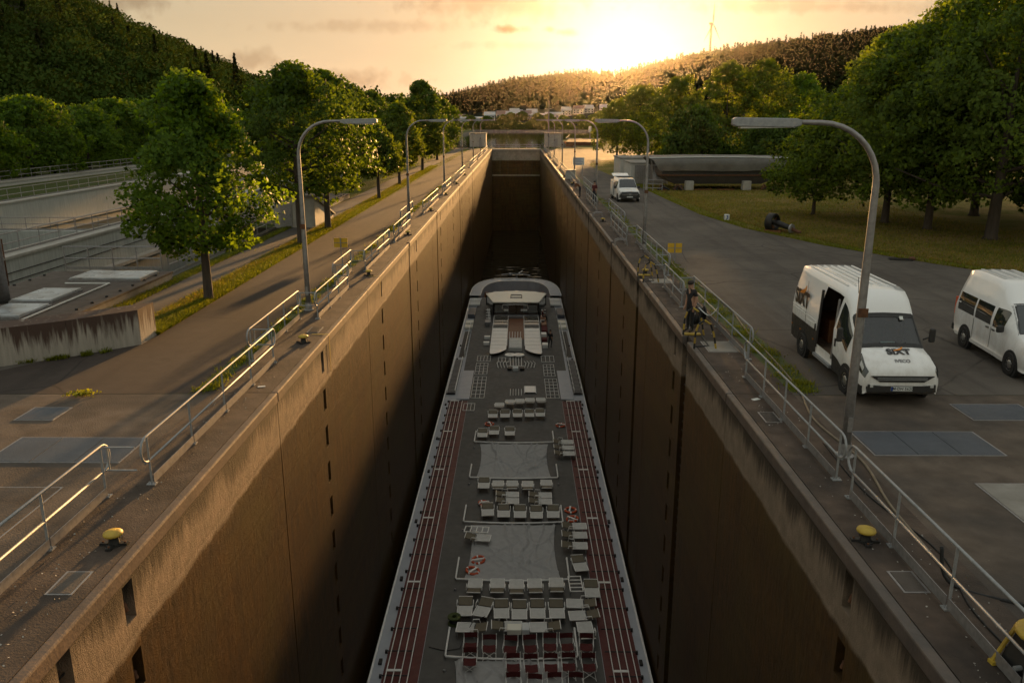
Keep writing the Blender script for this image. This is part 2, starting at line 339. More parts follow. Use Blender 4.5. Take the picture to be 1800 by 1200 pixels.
# ------------------------------------------------------------------ mesh helpers
class MB:
    def __init__(s): s.v = []; s.f = []; s.m = []; s.cur = 0
    def add(s, vs, fs):
        o = len(s.v); s.v += [tuple(map(float, q)) for q in vs]; s.f += [tuple(i + o for i in f) for f in fs]; s.m += [s.cur] * len(fs); return s
    def box(s, x0, x1, y0, y1, z0, z1):
        return s.add([(x0, y0, z0), (x1, y0, z0), (x1, y1, z0), (x0, y1, z0), (x0, y0, z1), (x1, y0, z1), (x1, y1, z1), (x0, y1, z1)],
                     [(0, 3, 2, 1), (4, 5, 6, 7), (0, 1, 5, 4), (1, 2, 6, 5), (2, 3, 7, 6), (3, 0, 4, 7)])
    def obox(s, c, size, rz=0, rx=0, ry=0):
        m = Matrix.Translation(c) @ Matrix.Rotation(rz, 4, 'Z') @ Matrix.Rotation(ry, 4, 'Y') @ Matrix.Rotation(rx, 4, 'X')
        a, b, d = (q / 2 for q in size)
        vs = [m @ Vector(q) for q in ((-a, -b, -d), (a, -b, -d), (a, b, -d), (-a, b, -d), (-a, -b, d), (a, -b, d), (a, b, d), (-a, b, d))]
        return s.add(vs, [(0, 3, 2, 1), (4, 5, 6, 7), (0, 1, 5, 4), (1, 2, 6, 5), (2, 3, 7, 6), (3, 0, 4, 7)])
    def cyl(s, p0, p1, r0, r1=None, n=10, cap=True):
        r1 = r0 if r1 is None else r1
        p0 = Vector(p0); p1 = Vector(p1); d = (p1 - p0).normalized()
        a = d.orthogonal().normalized(); b = d.cross(a)
        vs = []
        for p, r in ((p0, r0), (p1, r1)):
            for i in range(n):
                t = 2 * math.pi * i / n; vs.append(p + a * (r * math.cos(t)) + b * (r * math.sin(t)))
        fs = [(i, (i + 1) % n, n + (i + 1) % n, n + i) for i in range(n)]
        if cap: fs += [tuple(range(n - 1, -1, -1)), tuple(range(n, 2 * n))]
        return s.add(vs, fs)
    def tube(s, pts, r, n=8, closed=False):
        pts = [Vector(p) for p in pts]; N = len(pts); rr = r if isinstance(r, (list, tuple)) else [r] * N
        prev = None; vs = []
        for i, p in enumerate(pts):
            if closed: d = pts[(i + 1) % N] - pts[i - 1]
            else: d = pts[min(i + 1, N - 1)] - pts[max(i - 1, 0)]
            d.normalize()
            a = d.orthogonal().normalized() if prev is None else (prev - d * prev.dot(d)).normalized()
            prev = a; b = d.cross(a)
            for k in range(n):
                t = 2 * math.pi * k / n; vs.append(p + (a * math.cos(t) + b * math.sin(t)) * rr[i])
        fs = []
        for i in range(N if closed else N - 1):
            j = (i + 1) % N
            for k in range(n):
                q = (k + 1) % n; fs.append((i * n + k, i * n + q, j * n + q, j * n + k))
        if not closed: fs += [tuple(range(n - 1, -1, -1)), tuple(range((N - 1) * n, N * n))]
        return s.add(vs, fs)
    def lathe(s, prof, c=(0, 0, 0), n=20, axis='Z'):
        vs = []; c = Vector(c)
        for r, h in prof:
            for k in range(n):
                t = 2 * math.pi * k / n; x, y = r * math.cos(t), r * math.sin(t)
                vs.append(c + (Vector((x, y, h)) if axis == 'Z' else Vector((h, x, y)) if axis == 'X' else Vector((y, h, x))))
        fs = []
        for i in range(len(prof) - 1):
            for k in range(n):
                q = (k + 1) % n; fs.append((i * n + k, i * n + q, (i + 1) * n + q, (i + 1) * n + k))
        return s.add(vs, fs)
    def prism(s, poly, z0, z1):
        n = len(poly); vs = [(x, y, z0) for x, y in poly] + [(x, y, z1) for x, y in poly]
        return s.add(vs, [tuple(range(n - 1, -1, -1)), tuple(range(n, 2 * n))] + [(i, (i + 1) % n, n + (i + 1) % n, n + i) for i in range(n)])
    def sheet(s, poly, z): return s.add([(x, y, z) for x, y in poly], [tuple(range(len(poly)))])
    def grid(s, P):
        nr, nc = len(P), len(P[0])
        return s.add([q for r in P for q in r], [(i * nc + j, i * nc + j + 1, (i + 1) * nc + j + 1, (i + 1) * nc + j) for i in range(nr - 1) for j in range(nc - 1)])
    def mesh(s, name, smooth=False):
        me = bpy.data.meshes.new(name); me.from_pydata(s.v, [], s.f); me.update()
        if smooth: me.polygons.foreach_set('use_smooth', [True] * len(me.polygons))
        if any(s.m): me.polygons.foreach_set('material_index', s.m)
        return me
    def build(s, name, mat, parent=None, smooth=False, bevel=0, world=False, fix=False):
        me = s.mesh(name, smooth)
        if fix:
            b = bmesh.new(); b.from_mesh(me); bmesh.ops.recalc_face_normals(b, faces=b.faces); b.to_mesh(me); b.free()
        return mkobj(name, me, mat, parent, bevel, world)
def mkobj(name, me, mat, parent=None, bevel=0, world=False):
    o = bpy.data.objects.new(name, me); COL.objects.link(o)
    for q in (mat if isinstance(mat, (list, tuple)) else [mat]): me.materials.append(MATS[q] if isinstance(q, str) else q)
    if parent is not None:
        o.parent = parent
        if world: o.matrix_parent_inverse = Matrix.Translation(-Vector(parent.location))
    if bevel:
        m = o.modifiers.new('bevel', 'BEVEL'); m.width = bevel; m.segments = 2; m.limit_method = 'ANGLE'
    return o
def tag(o, label=None, cat=None, group=None, kind=None):
    if label: o['label'] = label
    if cat: o['category'] = cat
    if group: o['group'] = group
    if kind: o['kind'] = kind
    return o
def thing(name, label, cat, loc=(0, 0, 0), rz=0, group=None):
    o = bpy.data.objects.new(name, None); COL.objects.link(o); o.location = loc; o.rotation_euler = (0, 0, rz)
    o.empty_display_size = .3
    return tag(o, label, cat, group)
def struct(name, mb, mat, **k): return tag(mb.build(name, mat, **k), kind='structure')
def dup(root, loc, rz=0, label=None, scale=None):
    def cp(o, par):
        c = o.copy(); COL.objects.link(c); c.parent = par
        if par is not None: c.matrix_parent_inverse = o.matrix_parent_inverse.copy()
        for ch in o.children: cp(ch, c)
        return c
    r = cp(root, None); r.location = loc; r.rotation_euler = (0, 0, rz)
    if scale: r.scale = (scale,) * 3 if not isinstance(scale, tuple) else scale
    if label: r['label'] = label
    return r
ORD = ['first', 'second', 'third', 'fourth', 'fifth', 'sixth', 'seventh', 'eighth', 'ninth', 'tenth', 'eleventh', 'twelfth', 'thirteenth', 'fourteenth']
def text_mesh(body, size, ext=.003, bold=0., align='CENTER'):
    cu = bpy.data.curves.new('t', 'FONT'); cu.body = body; cu.size = size; cu.extrude = ext; cu.offset = bold; cu.align_x = align; cu.align_y = 'CENTER'
    cu.resolution_u = 4
    ob = bpy.data.objects.new('t', cu); COL.objects.link(ob)
    dg = bpy.context.evaluated_depsgraph_get(); dg.update()
    me = bpy.data.meshes.new_from_object(ob.evaluated_get(dg))
    bpy.data.objects.remove(ob); bpy.data.curves.remove(cu); me.materials.clear()
    return me
# ------------------------------------------------------------------ the setting: ground with its pits
def gridholes(xs, ys, holes, z):
    mb = MB(); ix = {}
    def vi(x, y):
        if (x, y) not in ix: ix[(x, y)] = len(mb.v); mb.v.append((x, y, z))
        return ix[(x, y)]
    for a, b in zip(xs, xs[1:]):
        for c, d in zip(ys, ys[1:]):
            mxx, myy = (a + b) / 2, (c + d) / 2
            if any(h[0] < mxx < h[1] and h[2] < myy < h[3] for h in holes): continue
            mb.f.append((vi(a, c), vi(b, c), vi(b, d), vi(a, d))); mb.m.append(0)
    return mb
WL1, WL2, WL3 = -26.3, -44.0, -56.0     # near faces of the basin walls
HOLES = [(-6.3, 6.3, -40, 208), (WL1, -20.3, -30, 190), (WL2, WL1 - 1.2, -30, 200), (-20.3, -15.6, 36, 54.6), (-30, 16, 214, 600), (16, 60, 300, 600)]
gx = sorted(set([-6000, -1500, -400, -100, WL2, WL1 - 1.2, WL1, -20.3, -15.6, -6.3, 6.3, -30, 16, 60, 150, 500, 1500, 6000]))
gy = sorted(set([-300, -40, -30, 20.3, 36, 54.6, 190, 200, 208, 214, 300, 600, 1500, 6000]))
ground = struct('ground', gridholes(gx, gy, HOLES, 0.0), 'meadow')

def sheet(name, poly, z, mat): return struct(name, MB().sheet(poly, z), mat)
sheet('pavement', [(-30, -30), (-6.3, -30), (-6.3, 20.35), (-30, 20.0)][::1], .004, 'apron')
sheet('pavement', [(6.3, -30), (60, -30), (60, 20.6), (6.3, 20.3)], .004, 'apron')
# left quay road and yard
sheet('road', [(-30, 20.0), (-7.7, 20.35), (-7.7, 208), (-11.4, 208), (-11.75, 60), (-11.75, 26.2), (-12.4, 25.4), (-15.2, 22.9), (-20, 20.9), (-30, 20.6)], .006, 'asphalt_old')
sheet('verge', [(-11.75, 26.2), (-11.75, 60), (-11.4, 208), (-12.9, 208), (-13.2, 60), (-12.85, 26.4)], .012, 'lawn_green')
sheet('road', [(-12.85, 26.4), (-13.2, 60), (-12.9, 208), (-15.2, 208), (-15.0, 60), (-14.8, 22.0), (-13.0, 24.6)], .008, 'asphalt')
sheet('verge', [(-14.9, 26), (-15.0, 60), (-15.2, 208), (-20, 208), (-20, 76), (-15.6, 76), (-15.6, 54), (-15.58, 36), (-15.2, 36), (-15.2, 26)], .010, 'lawn_green')
# right quay yard, with the grass edge sweeping round
EDGE = [(12.2, 118), (12.9, 100), (13.7, 86), (14.0, 75), (14.4, 63), (15.6, 54.5), (18.2, 46.7), (21.6, 40.4), (23.8, 37), (30, 30), (45, 24), (60, 22)]
sheet('road', [(7.7, 20.33), (60, 20.6), (60, 22)] + EDGE[::-1] + [(11.7, 132), (13.5, 145), (22, 158), (60, 165), (60, 190), (25, 200), (14, 207), (7.7, 207)], .006, 'asphalt')
sheet('lawn', EDGE[::-1] + [(11.7, 132), (13.5, 145), (22, 158), (60, 165), (120, 165), (120, 22)], .010, 'lawn')
sheet('path', [(-11, 208), (-11, 214), (-60, 214), (-60, 200), (-45, 200), (-20, 208)], .006, 'asphalt')
# walkways beside the chamber
for s in (-1, 1):
    for a, b in ((-6, 7), (7, 20.4), (20.4, 33.8), (33.8, 47.1), (47.1, 60.6), (60.6, 90), (90, 120), (120, 160), (160, 207)):
        x0, x1 = sorted((s * 6.165, s * 7.72))
        struct('pavement', MB().box(x0, x1, a + .012, b - .012, -.2, .016), 'walkway')
# weed strips along the walkways
sheet('verge', [(-8.25, 20.6), (-7.72, 20.6), (-7.72, 150), (-8.15, 150)], .010, 'moss')
sheet('verge', [(7.72, 20.6), (8.55, 20.6), (8.2, 60), (8.1, 150), (7.72, 150)], .010, 'moss')

# ------------------------------------------------------------------ lock chamber
ZW = -20.2                       # water level in the chamber
def hole_panel(x, s, y0, y1, z0, z1, holes, depth=.34):
    """wall face at x looking towards -s; holes = (ya, yb, za, zb) sunk by depth"""
    mb = MB()
    hs = [h for h in holes if h[0] > y0 and h[1] < y1]
    ys = sorted({y0, y1, *[h[0] for h in hs], *[h[1] for h in hs]}); zs = sorted({z0, z1, *[max(z0, h[2]) for h in hs], *[min(z1, h[3]) for h in hs]})
    for a, b in zip(ys, ys[1:]):
        for c, d in zip(zs, zs[1:]):
            my, mz = (a + b) / 2, (c + d) / 2
            if any(h[0] < my < h[1] and h[2] < mz < h[3] for h in hs): continue
            mb.add([(x, a, c), (x, b, c), (x, b, d), (x, a, d)], [(0, 1, 2, 3)])
    for h in hs:
        a, b, c, d = h[0], h[1], max(z0, h[2]), min(z1, h[3]); X = x + s * depth
        mb.add([(x, a, c), (x, b, c), (x, b, d), (x, a, d), (X, a, c), (X, b, c), (X, b, d), (X, a, d)],
               [(4, 5, 6, 7), (0, 4, 7, 3), (1, 2, 6, 5), (0, 1, 5, 4), (3, 7, 6, 2)])
    X = x + s * .6     # ends and top of the block
    mb.add([(x, y0, z0), (X, y0, z0), (X, y0, z1), (x, y0, z1), (x, y1, z0), (X, y1, z0), (X, y1, z1), (x, y1, z1)], [(0, 1, 2, 3), (4, 7, 6, 5)])
    return mb
BREAKS = [-6, 7, 20.4, 33.8, 47.1, 60.6, 74, 87.5, 101, 114.5, 128, 141.5, 155, 168.5, 182, 195.5, 207]
NICHE = {-1: [11.75, 25.5, 37.4, 51.0, 67.5, 81, 94, 108, 121], 1: [12.1, 27.6, 41.5, 55, 70.5, 84, 97, 110, 124]}
SLOT = {-1: [(9.65, 10.0), (47.35, 47.75), (64.3, 64.8), (90.5, 91.0), (116, 116.6)], 1: [(25.6, 26.35), (36.5, 37.2), (47.6, 48.1), (63.6, 64.2), (78, 78.5), (91, 91.5), (104, 104.6), (117.4, 118)]}
SLOT[1] = SLOT[1]
for s, nm in ((-1, 'left'), (1, 'right')):
    root = thing('lock_wall', f'tall brown slimy concrete wall on the {nm} side of the lock chamber', 'wall', (s * 6, 0, 0))
    holes = []
    for y in NICHE[s]:
        zc = -.68
        while zc > -19.5 and (y < 70 or zc > -8):
            holes.append((y - .17, y + .17, zc - .36, zc + .36)); zc -= 1.3
    for a, b in SLOT[s]: holes.append((a, b, -27, .0))
    for a, b in zip(BREAKS, BREAKS[1:]):
        hs = [h for h in holes if a < h[0] and h[1] < b]
        hole_panel(s * 6.0, s, a + .018, b - .018, -26, -.215, hs).build('wall_panel', 'chamber_wall', root, world=True)
        # coping blocks, stopping at the ladder slots
        cuts = [a + .012] + [q for h in SLOT[s] if a < h[0] < b for q in (h[0], h[1]) if h[0] > 20] + [b - .012]
        for c, d in zip(cuts[::2], cuts[1::2]):
            x0, x1 = sorted((s * 5.965, s * 6.16))
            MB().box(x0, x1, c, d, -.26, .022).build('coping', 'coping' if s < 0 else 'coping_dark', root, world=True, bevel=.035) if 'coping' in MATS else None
    # joint backing, deep in the gaps
    MB().box(*sorted((s * 6.45, s * 6.7)), -6, 207, -26, -.31).build('joint_backing', 'black_paint', root, world=True)
    for y in NICHE[s]:
        if y > 70: continue
        zc = -.68
        while zc > -14:
            m = MB(); xi = s * 6.16
            m.cyl((xi, y - .16, zc - .16), (xi, y + .16, zc - .16), .045, n=8)
            m.cyl((s * 6.07, y, zc - .17), (s * 6.10, y, zc - .02), .05, .03, n=8)
            m.build('niche_bollard', 'rust', root, world=True); zc -= 1.3
    for a, b in SLOT[s]:
        if a > 66: continue
        m = MB()
        for k in range(36):
            z = -.35 - k * .33; m.cyl((s * 6.12, a + .03, z), (s * 6.12, b - .03, z), .018, n=6)
        m.build('ladder_rungs', 'dark_steel', root, world=True)
# yellow markings painted down the left wall
for y, z0 in ((26.45, -1.25), (37.0, -1.0)):
    m = MB().box(-5.962, -5.958, y - .04, y + .04, z0, .0); m.box(-6.55, -5.97, y - .04, y + .04, .024, .027)
    tag(m.build('painted_mark', 'yellow_paint'), f'yellow painted stripe over the left chamber edge {"beside the second mushroom bollard" if y < 30 else "further off, short and worn"}', 'marking')
struct('chamber_floor', MB().box(-6.4, 6.4, -40, 209, -27, -26), 'mud_floor')
struct('water', MB().sheet([(-6.3, -40), (6.3, -40), (6.3, 206.8), (-6.3, 206.8)], ZW), 'chamber_water')
nearwall = thing('lock_wall', 'concrete end wall of the lock chamber below the camera', 'wall', (0, -6, 0))
MB().box(-6.3, 6.3, -7, -6, -26, .02).build('wall_panel', 'chamber_wall', nearwall, world=True)

gate = thing('lock_gate', 'upper lock gate closing the far end of the chamber', 'gate', (0, 207, 0))
MB().box(-6.3, 6.3, 206.9, 208.6, -26, -6.6).build('sill', 'chamber_wall', gate, world=True)
MB().box(-6.0, 6.0, 206.6, 208.4, -6.58, -6.25).build('ledge', 'concrete', gate, world=True)
for k in range(6):
    MB().box(-6.0 + 2 * k + .02, -4.0 + 2 * k - .02, 207.2, 208.2, -6.24, -2.8).build('gate_plate', 'chamber_wall', gate, world=True)
MB().box(-6.2, 6.2, 208.25, 208.6, -6.6, -.31).build('gate_backing', 'black_paint', gate, world=True)  # added black box, keeps light from showing through the plate gaps
for k in range(6): MB().box(-6.0 + 2 * k + .015, -4.0 + 2 * k - .015, 206.95, 208.2, -2.78, -.32).build('gate_beam', 'concrete', gate, world=True)
MB().box(-6.2, 6.2, 206.7, 208.9, -.30, .05).build('walkway_plank', 'concrete_light', gate, world=True)
for y in (206.8, 208.8):
    for k in range(8): MB().cyl((-6 + k * 12 / 7, y, .05), (-6 + k * 12 / 7, y, 1.05), .03, n=6).build('post', 'galv', gate, world=True)
    for z in (.55, 1.05): MB().cyl((-6.1, y, z), (6.1, y, z), .03, n=6).build('rail', 'galv', gate, world=True)
struct('water', MB().sheet([(-30, 208.5), (16, 208.5), (16, 300), (60, 300), (60, 600), (-30, 600)], -1.2), 'canal_water')
bank = MB()
for p, q in (((-30, 214), (-30, 600)), ((16, 300), (16, 214)), ((60, 300), (16, 300)), ((60, 600), (60, 300)), ((-30, 600), (60, 600))):
    bank.add([(*p, 0), (*q, 0), (*q, -2), (*p, -2)], [(0, 1, 2, 3)])
for x0, x1 in ((-30, -6.3), (6.3, 16)): bank.add([(x0, 214, 0), (x1, 214, 0), (x1, 214, -2), (x0, 214, -2)], [(0, 1, 2, 3)])
struct('canal_bank', bank, 'concrete')

# ------------------------------------------------------------------ water-saving basins on the left
def basin_rail(x, y0, y1, step, z, lab, axis='y', mat='galv_dull'):
    L = thing('railing', lab, 'railing', (x, y0, z) if axis == 'y' else (y0, x, z))
    P = (lambda t, h: (x, t, z + h)) if axis == 'y' else (lambda t, h: (t, x, z + h))
    n = max(1, round((y1 - y0) / step))
    for k in range(n + 1):
        t = y0 + (y1 - y0) * k / n
        MB().cyl(P(t, 0), P(t, 1.05), .03, n=6).build('post', mat, L, world=True)
    for h in (.52, 1.05): MB().cyl(P(y0, h), P(y1, h), .032, n=6).build('rail', mat, L, world=True)
    MB().obox(P((y0 + y1) / 2, .08), (.02, y1 - y0, .12) if axis == 'y' else (y1 - y0, .02, .12)).build('toe_board', mat, L, world=True)
    return L
def basin_wall(x, w, y0, y1, ztop, zbot, lab, ledge, seg=9.0):
    root = thing('basin_wall', lab, 'wall', (x, y0, zbot))
    y = y0
    while y < y1 - .1:
        b = min(y + seg, y1)
        MB().box(x - w, x, y + .015, b - .015, zbot, ztop).build('wall_panel', 'basin_wall', root, world=True)
        MB().box(x - w - .1, x + .12, y + .01, b - .01, ztop, ztop + .14).build('coping', 'concrete_light', root, world=True)
        MB().box(x + .003, x + .55, y + .01, b - .01, ledge - .22, ledge).build('ledge', 'concrete_light', root, world=True)
        y = b
    MB().box(x - w + .2, x - .2, y0, y1, zbot + .1, ztop - .1).build('joint_backing', 'black_paint', root, world=True)
    return root
w1 = basin_wall(WL1, 1.2, 2, 190, -.02, -7, 'pale concrete basin wall nearest the flat roof, with a ledge and pipes', -2.1)
for z in (-.75, -1.2):
    MB().cyl((WL1 + .05, 22, z), (WL1 + .05, 62, z), .025, n=6).build('pipe', 'dark_steel', w1, world=True)
m = MB()
for dy in (0, .45):
    m.cyl((WL1 + .1, 41 + dy, -2.1), (WL1 + .1, 41 + dy, 1.1), .035, n=6)
for k in range(9): m.cyl((WL1 + .1, 41, -1.9 + k * .3), (WL1 + .1, 41.45, -1.9 + k * .3), .02, n=5)
m.build('ladder', 'rust', w1, world=True)
basin_wall(WL2, 1.2, 2, 200, -.02, -4, 'pale concrete basin wall further left, below the far tree belt', -2.35, 12)
basin_wall(WL3, .8, 2, 200, .35, -.5, 'low concrete kerb wall in front of the dark tree belt', .1, 12)
basin_rail(WL1 - .6, 24, 66, 2.0, .12, 'galvanised railing on top of the basin wall nearest the flat roof')
basin_rail(WL2 - .6, 36, 104, 2.0, .12, 'galvanised railing on top of the further basin wall')
basin_rail(WL3 - .4, 44, 124, 2.0, .49, 'pale railing on the low wall in front of the tree belt')
struct('basin_floor', MB().box(WL1, -15.6, -30, 190, -7.3, -6.6), 'mud_floor')
struct('basin_floor', MB().box(WL2, WL1 - 1.2, -30, 200, -4.3, -3.3), 'mud_floor')
crossw = thing('basin_wall', 'low cross wall inside the further basin at the left picture edge', 'wall', (-35, 66, -3.3))
MB().box(WL2 + .1, WL1 - 1.3, 65.6, 66.4, -3.3, -1.7).build('wall_panel', 'basin_wall', crossw, world=True)
basin_rail(66.0, WL2 + .3, WL1 - 1.5, 2.0, -1.7, 'thin railing on the cross wall inside the further basin', axis='x')
# flat roofs between the basin and the lower road
def flat_roof(y0, y1, lab, sky_at):
    r = thing('flat_roof_building', lab, 'building', (-17.9, y0, 0))
    m = MB()
    m.box(-15.62, -15.2, y0, y1, -7, .33); m.box(-20.5, -20.25, y0, y1, -7, .33); m.box(-20.25, -15.62, y1 - .3, y1, -7, .33); m.box(-20.25, -15.62, y0, y0 + .3, -7, .33)
    m.build('wall', 'concrete', r, world=True)
    MB().box(-20.55, -15.16, y0 - .03, y1 + .03, .33, .42).build('roof', 'bitumen', r, world=True)
    for k in range(int((y1 - y0) / 1.1)):
        for x in (-15.45, -20.35):
            MB().lathe([(.06, 0), (.06, .05), (.03, .07), (0, .07)], (x, y0 + .5 + k * 1.1, .42), 8).build('roof_anchor', 'dark_steel', r, world=True)
    for (a, b, c, d) in sky_at:
        s = MB().box(a, b, c, d, .42, .56).build('skylight', 'skylight', r, world=True, bevel=.02)
        MB().box(a - .05, b + .05, c - .05, d + .05, .42, .50).build('skylight_frame', 'galv_dull', s, world=False)
    return r
roof = flat_roof(8, 36.0, 'long flat bitumen roof with three pale skylights beside the lower road', [(-18.6, -15.6, 33.7, 35.5), (-18.5, -17.0, 29.4, 31.6), (-18.2, -16.7, 26.9, 28.8)])
m = MB(); m.tube([(-18.4, 33.0, .47), (-16.55, 33.0, .47), (-16.3, 20, .47)], .035, 6); m.build('conduit', 'white_paint', roof, world=True)
flat_roof(56.5, 76, 'far flat bitumen roof behind the second row of trees', [(-19.6, -17.4, 62, 64.5), (-19.6, -17.4, 67, 70)])
basin_rail(36.4, -20.2, -15.8, 1.1, .42, 'railing across the end of the long flat roof', axis='x')
basin_rail(-15.75, 37, 54, 1.9, .02, 'railing beside the lower road between the two flat roofs')
dh = thing('pump_house', 'small concrete hut with a grey door beside the lower road', 'hut', (-14.3, 55.5, 0))
MB().add([(-15.9, 54.6, 0), (-13.2, 54.6, 0), (-13.2, 60, 0), (-15.9, 60, 0), (-15.9, 54.6, 2.05), (-13.2, 54.6, 2.05), (-13.2, 60, .25), (-15.9, 60, .25)],
         [(0, 1, 5, 4), (1, 2, 6, 5), (2, 3, 7, 6), (3, 0, 4, 7)]).build('wall', 'concrete_light', dh, world=True)
MB().add([(-16.05, 54.4, 2.06), (-13.05, 54.4, 2.06), (-13.05, 60.1, .28), (-16.05, 60.1, .28), (-16.05, 54.4, 2.18), (-13.05, 54.4, 2.18), (-13.05, 60.1, .40), (-16.05, 60.1, .40)],
         [(0, 3, 2, 1), (4, 5, 6, 7), (0, 1, 5, 4), (1, 2, 6, 5), (2, 3, 7, 6), (3, 0, 4, 7)]).build('roof', 'concrete', dh, world=True)
dd = MB().box(-15.5, -14.75, 54.55, 54.597, .03, 1.55).build('door', 'galv_dull', dh, world=True)
MB().cyl((-14.85, 54.53, .8), (-14.85, 54.53, .95), .015, n=6).build('handle', 'dark_steel', dd)
# stained wing wall
ww = thing('retaining_wall', 'stained low concrete wing wall at the left, its end face lit orange', 'wall', (-11.8, 26, 0))
pathw = [(-11.76, 25.2), (-13.3, 23.75), (-14.9, 22.65), (-17.4, 21.5), (-20.5, 20.7), (-30, 19.6)]
pathb = [(-11.76, 26.35), (-13.6, 24.75), (-15.2, 23.6), (-17.6, 22.5), (-20.6, 21.7), (-30, 20.6)]
for i in range(5):
    e = .002
    def lp(a, b, t): return (a[0] + (b[0] - a[0]) * t, a[1] + (b[1] - a[1]) * t)
    MB().prism([lp(pathw[i], pathw[i + 1], e if i else 0), lp(pathb[i], pathb[i + 1], e if i else 0), lp(pathb[i], pathb[i + 1], 1 - e), lp(pathw[i], pathw[i + 1], 1 - e)][::-1], -.1, 1.15).build('wall_panel', 'wing_wall', ww, world=True, fix=True)

# ------------------------------------------------------------------ hills
AZR = np.array([-.40, -.26, -.16, -.081, -.007, .06, .119, .218, .322, .439, .58, .9, 1.6]); ELR = np.array([.004, .008, .016, 0.0285, .0455, .0530, .0530, .0770, .0910, .1045, .123, .13, .12])
AZL = np.array([-3, -1.6, -.9, -.6, -.518, -.437, -.322, -.263, -.2, -.12]); ELL = np.array([.2, .2, .2, .170, .132, .096, .048, .026, .008, 0.0])
def sm(t): t = np.clip(t, 0, 1); return t * t * (3 - 2 * t)
def hill_r(x, y):
    a = x / y; top = np.interp(a, AZR, ELR) * 1500 + 7 - 13
    return np.maximum(top, 0) * np.clip((y - 640) / (1500 - 640), 0, 1) ** 1.25
def hill_l(x, y):
    a = x / y; top = np.interp(a, AZL, ELL) * 430 + 7 - 11
    return np.maximum(top, 0) * sm((y - 150) / (430 - 150)) ** .85
def polar_hill(name, f, azs, ys, mat):
    mb = MB(); P = []
    for y in ys:
        P.append([(a * y, y, float(f(np.array(a * y), np.array(y))) + (mnoise.noise((a * y * .02, y * .02, 3)) * 2.0 if ys[0] < y < ys[-1] else 0) - (.6 if y == ys[0] else 0)) for a in azs])
    mb.grid(P); return struct(name, mb, mat, smooth=True)
polar_hill('hill', hill_r, np.linspace(-.38, 1.5, 70), list(np.linspace(640, 1500, 26)) + [1560, 1700, 1900], 'forest_floor')
polar_hill('hill', hill_l, np.linspace(-2.6, -.13, 70), list(np.linspace(150, 430, 20)) + [455, 500, 560], 'forest_floor')
def rect_at(az0, az1, y0, y1): return [(az0 * y0, y0), (az1 * y0, y0), (az1 * y1, y1), (az0 * y1, y1)]
# ------------------------------------------------------------------ the river cruise ship
ZD = -14.5; XC = .16; HW = 5.68
ship = thing('cruise_ship', 'long river cruise ship with a grey sun deck lying in the lock chamber', 'ship', (XC, 50, ZW))
def S(mb, name, mat, par=None, **k): return mb.build(name, mat, par or ship, world=(par is None), **k)
def outline(y_back, inset=0, n=14, tip=109.6, ys=99.5):
    """hull outline seen from above, blunt rounded bow"""
    L = [(XC - HW + inset, y_back)]
    for k in range(n + 1):
        t = math.pi * k / n
        L.append((XC - (HW - inset) * (abs(math.cos(t)) ** .62) * (1 if math.cos(t) > 0 else -1), ys + (tip - inset - ys) * math.sin(t) ** .75 if 0 < k < n else ys))
    L.append((XC + HW - inset, y_back)); return L
o1 = outline(-5)
hull = MB(); n = len(o1)
hull.add([(x, y, ZD - .02) for x, y in o1] + [(x, y, ZD - 3.2) for x, y in o1] + [(XC + (x - XC) * .985, y - (0.6 if y > 99.6 else 0), ZW - 1.2) for x, y in o1],
         [(i, i + 1, n + i + 1, n + i) for i in range(n - 1)] + [(n + i, n + i + 1, 2 * n + i + 1, 2 * n + i) for i in range(n - 1)])
S(hull, 'hull', 'hull_navy', fix=True)
# sun deck and its bands (each a sheet a few millimetres above the last)
S(MB().prism([(XC - 5.66, -5), (XC + 5.66, -5), (XC + 5.66, 99.4), (XC - 5.66, 99.4)], ZD - .25, ZD), 'side_deck', 'ship_blue')
S(MB().box(-3.5, 3.95, -5, 60.7, ZD - .1, ZD + .012), 'sun_deck', 'deck_grey')
S(MB().prism([(-4.13, 60.7), (4.6, 60.7), (4.75, 69), (4.9, 93), (4.3, 99.3), (-4.0, 99.3), (-4.5, 93), (-4.35, 69)], ZD - .1, ZD + .010), 'fore_deck', 'deck_grey')
for a, b in ((-4.98, -3.52), (3.97, 5.42)): S(MB().box(a, b, -5, 60.7, ZD - .1, ZD + .016), 'deck_band', 'deck_red')
for s in (-1, 1):
    x = XC + s * (HW - .05)
    S(MB().tube([(x, -5, ZD + .05), (x, 99, ZD + .05)], .05, 6), 'gunwale', 'ship_white')
    for k in range(9): S(MB().obox((XC + s * 5.35, 28.6 + k * 3.9 * (1.6 if k % 2 else 1.55), ZD + .05), (.14, .3, .1)), 'scupper', 'dark_steel')
# railings folded flat on the red bands
for xs, s in (((-4.82, -4.52, -4.22, -3.92), -1), ((4.30, 4.60, 4.90, 5.20), 1)):
    for x in xs: S(MB().cyl((x, 24, ZD + .16), (x, 60.4, ZD + .16), .022, n=6), 'folded_rail', 'ship_white')
    for k in range(23):
        y = 26.1 + k * 1.56
        m = MB().cyl((xs[0] - .22, y, ZD + .12), (xs[3] + .05 + (.17 if s > 0 else 0), y, ZD + .12), .028, n=6); m.obox((xs[0] - .22 if s < 0 else xs[3] + .22, y, ZD + .08), (.1, .1, .14))
        S(m, 'folded_post', 'dark_steel')
    for k in range(6):
        y = 27.9 + k * 6.48; S(MB().box(xs[0] - .02, xs[2] + .02, y - .06, y + .06, ZD + .17, ZD + .2), 'rail_bracket', 'ship_white')
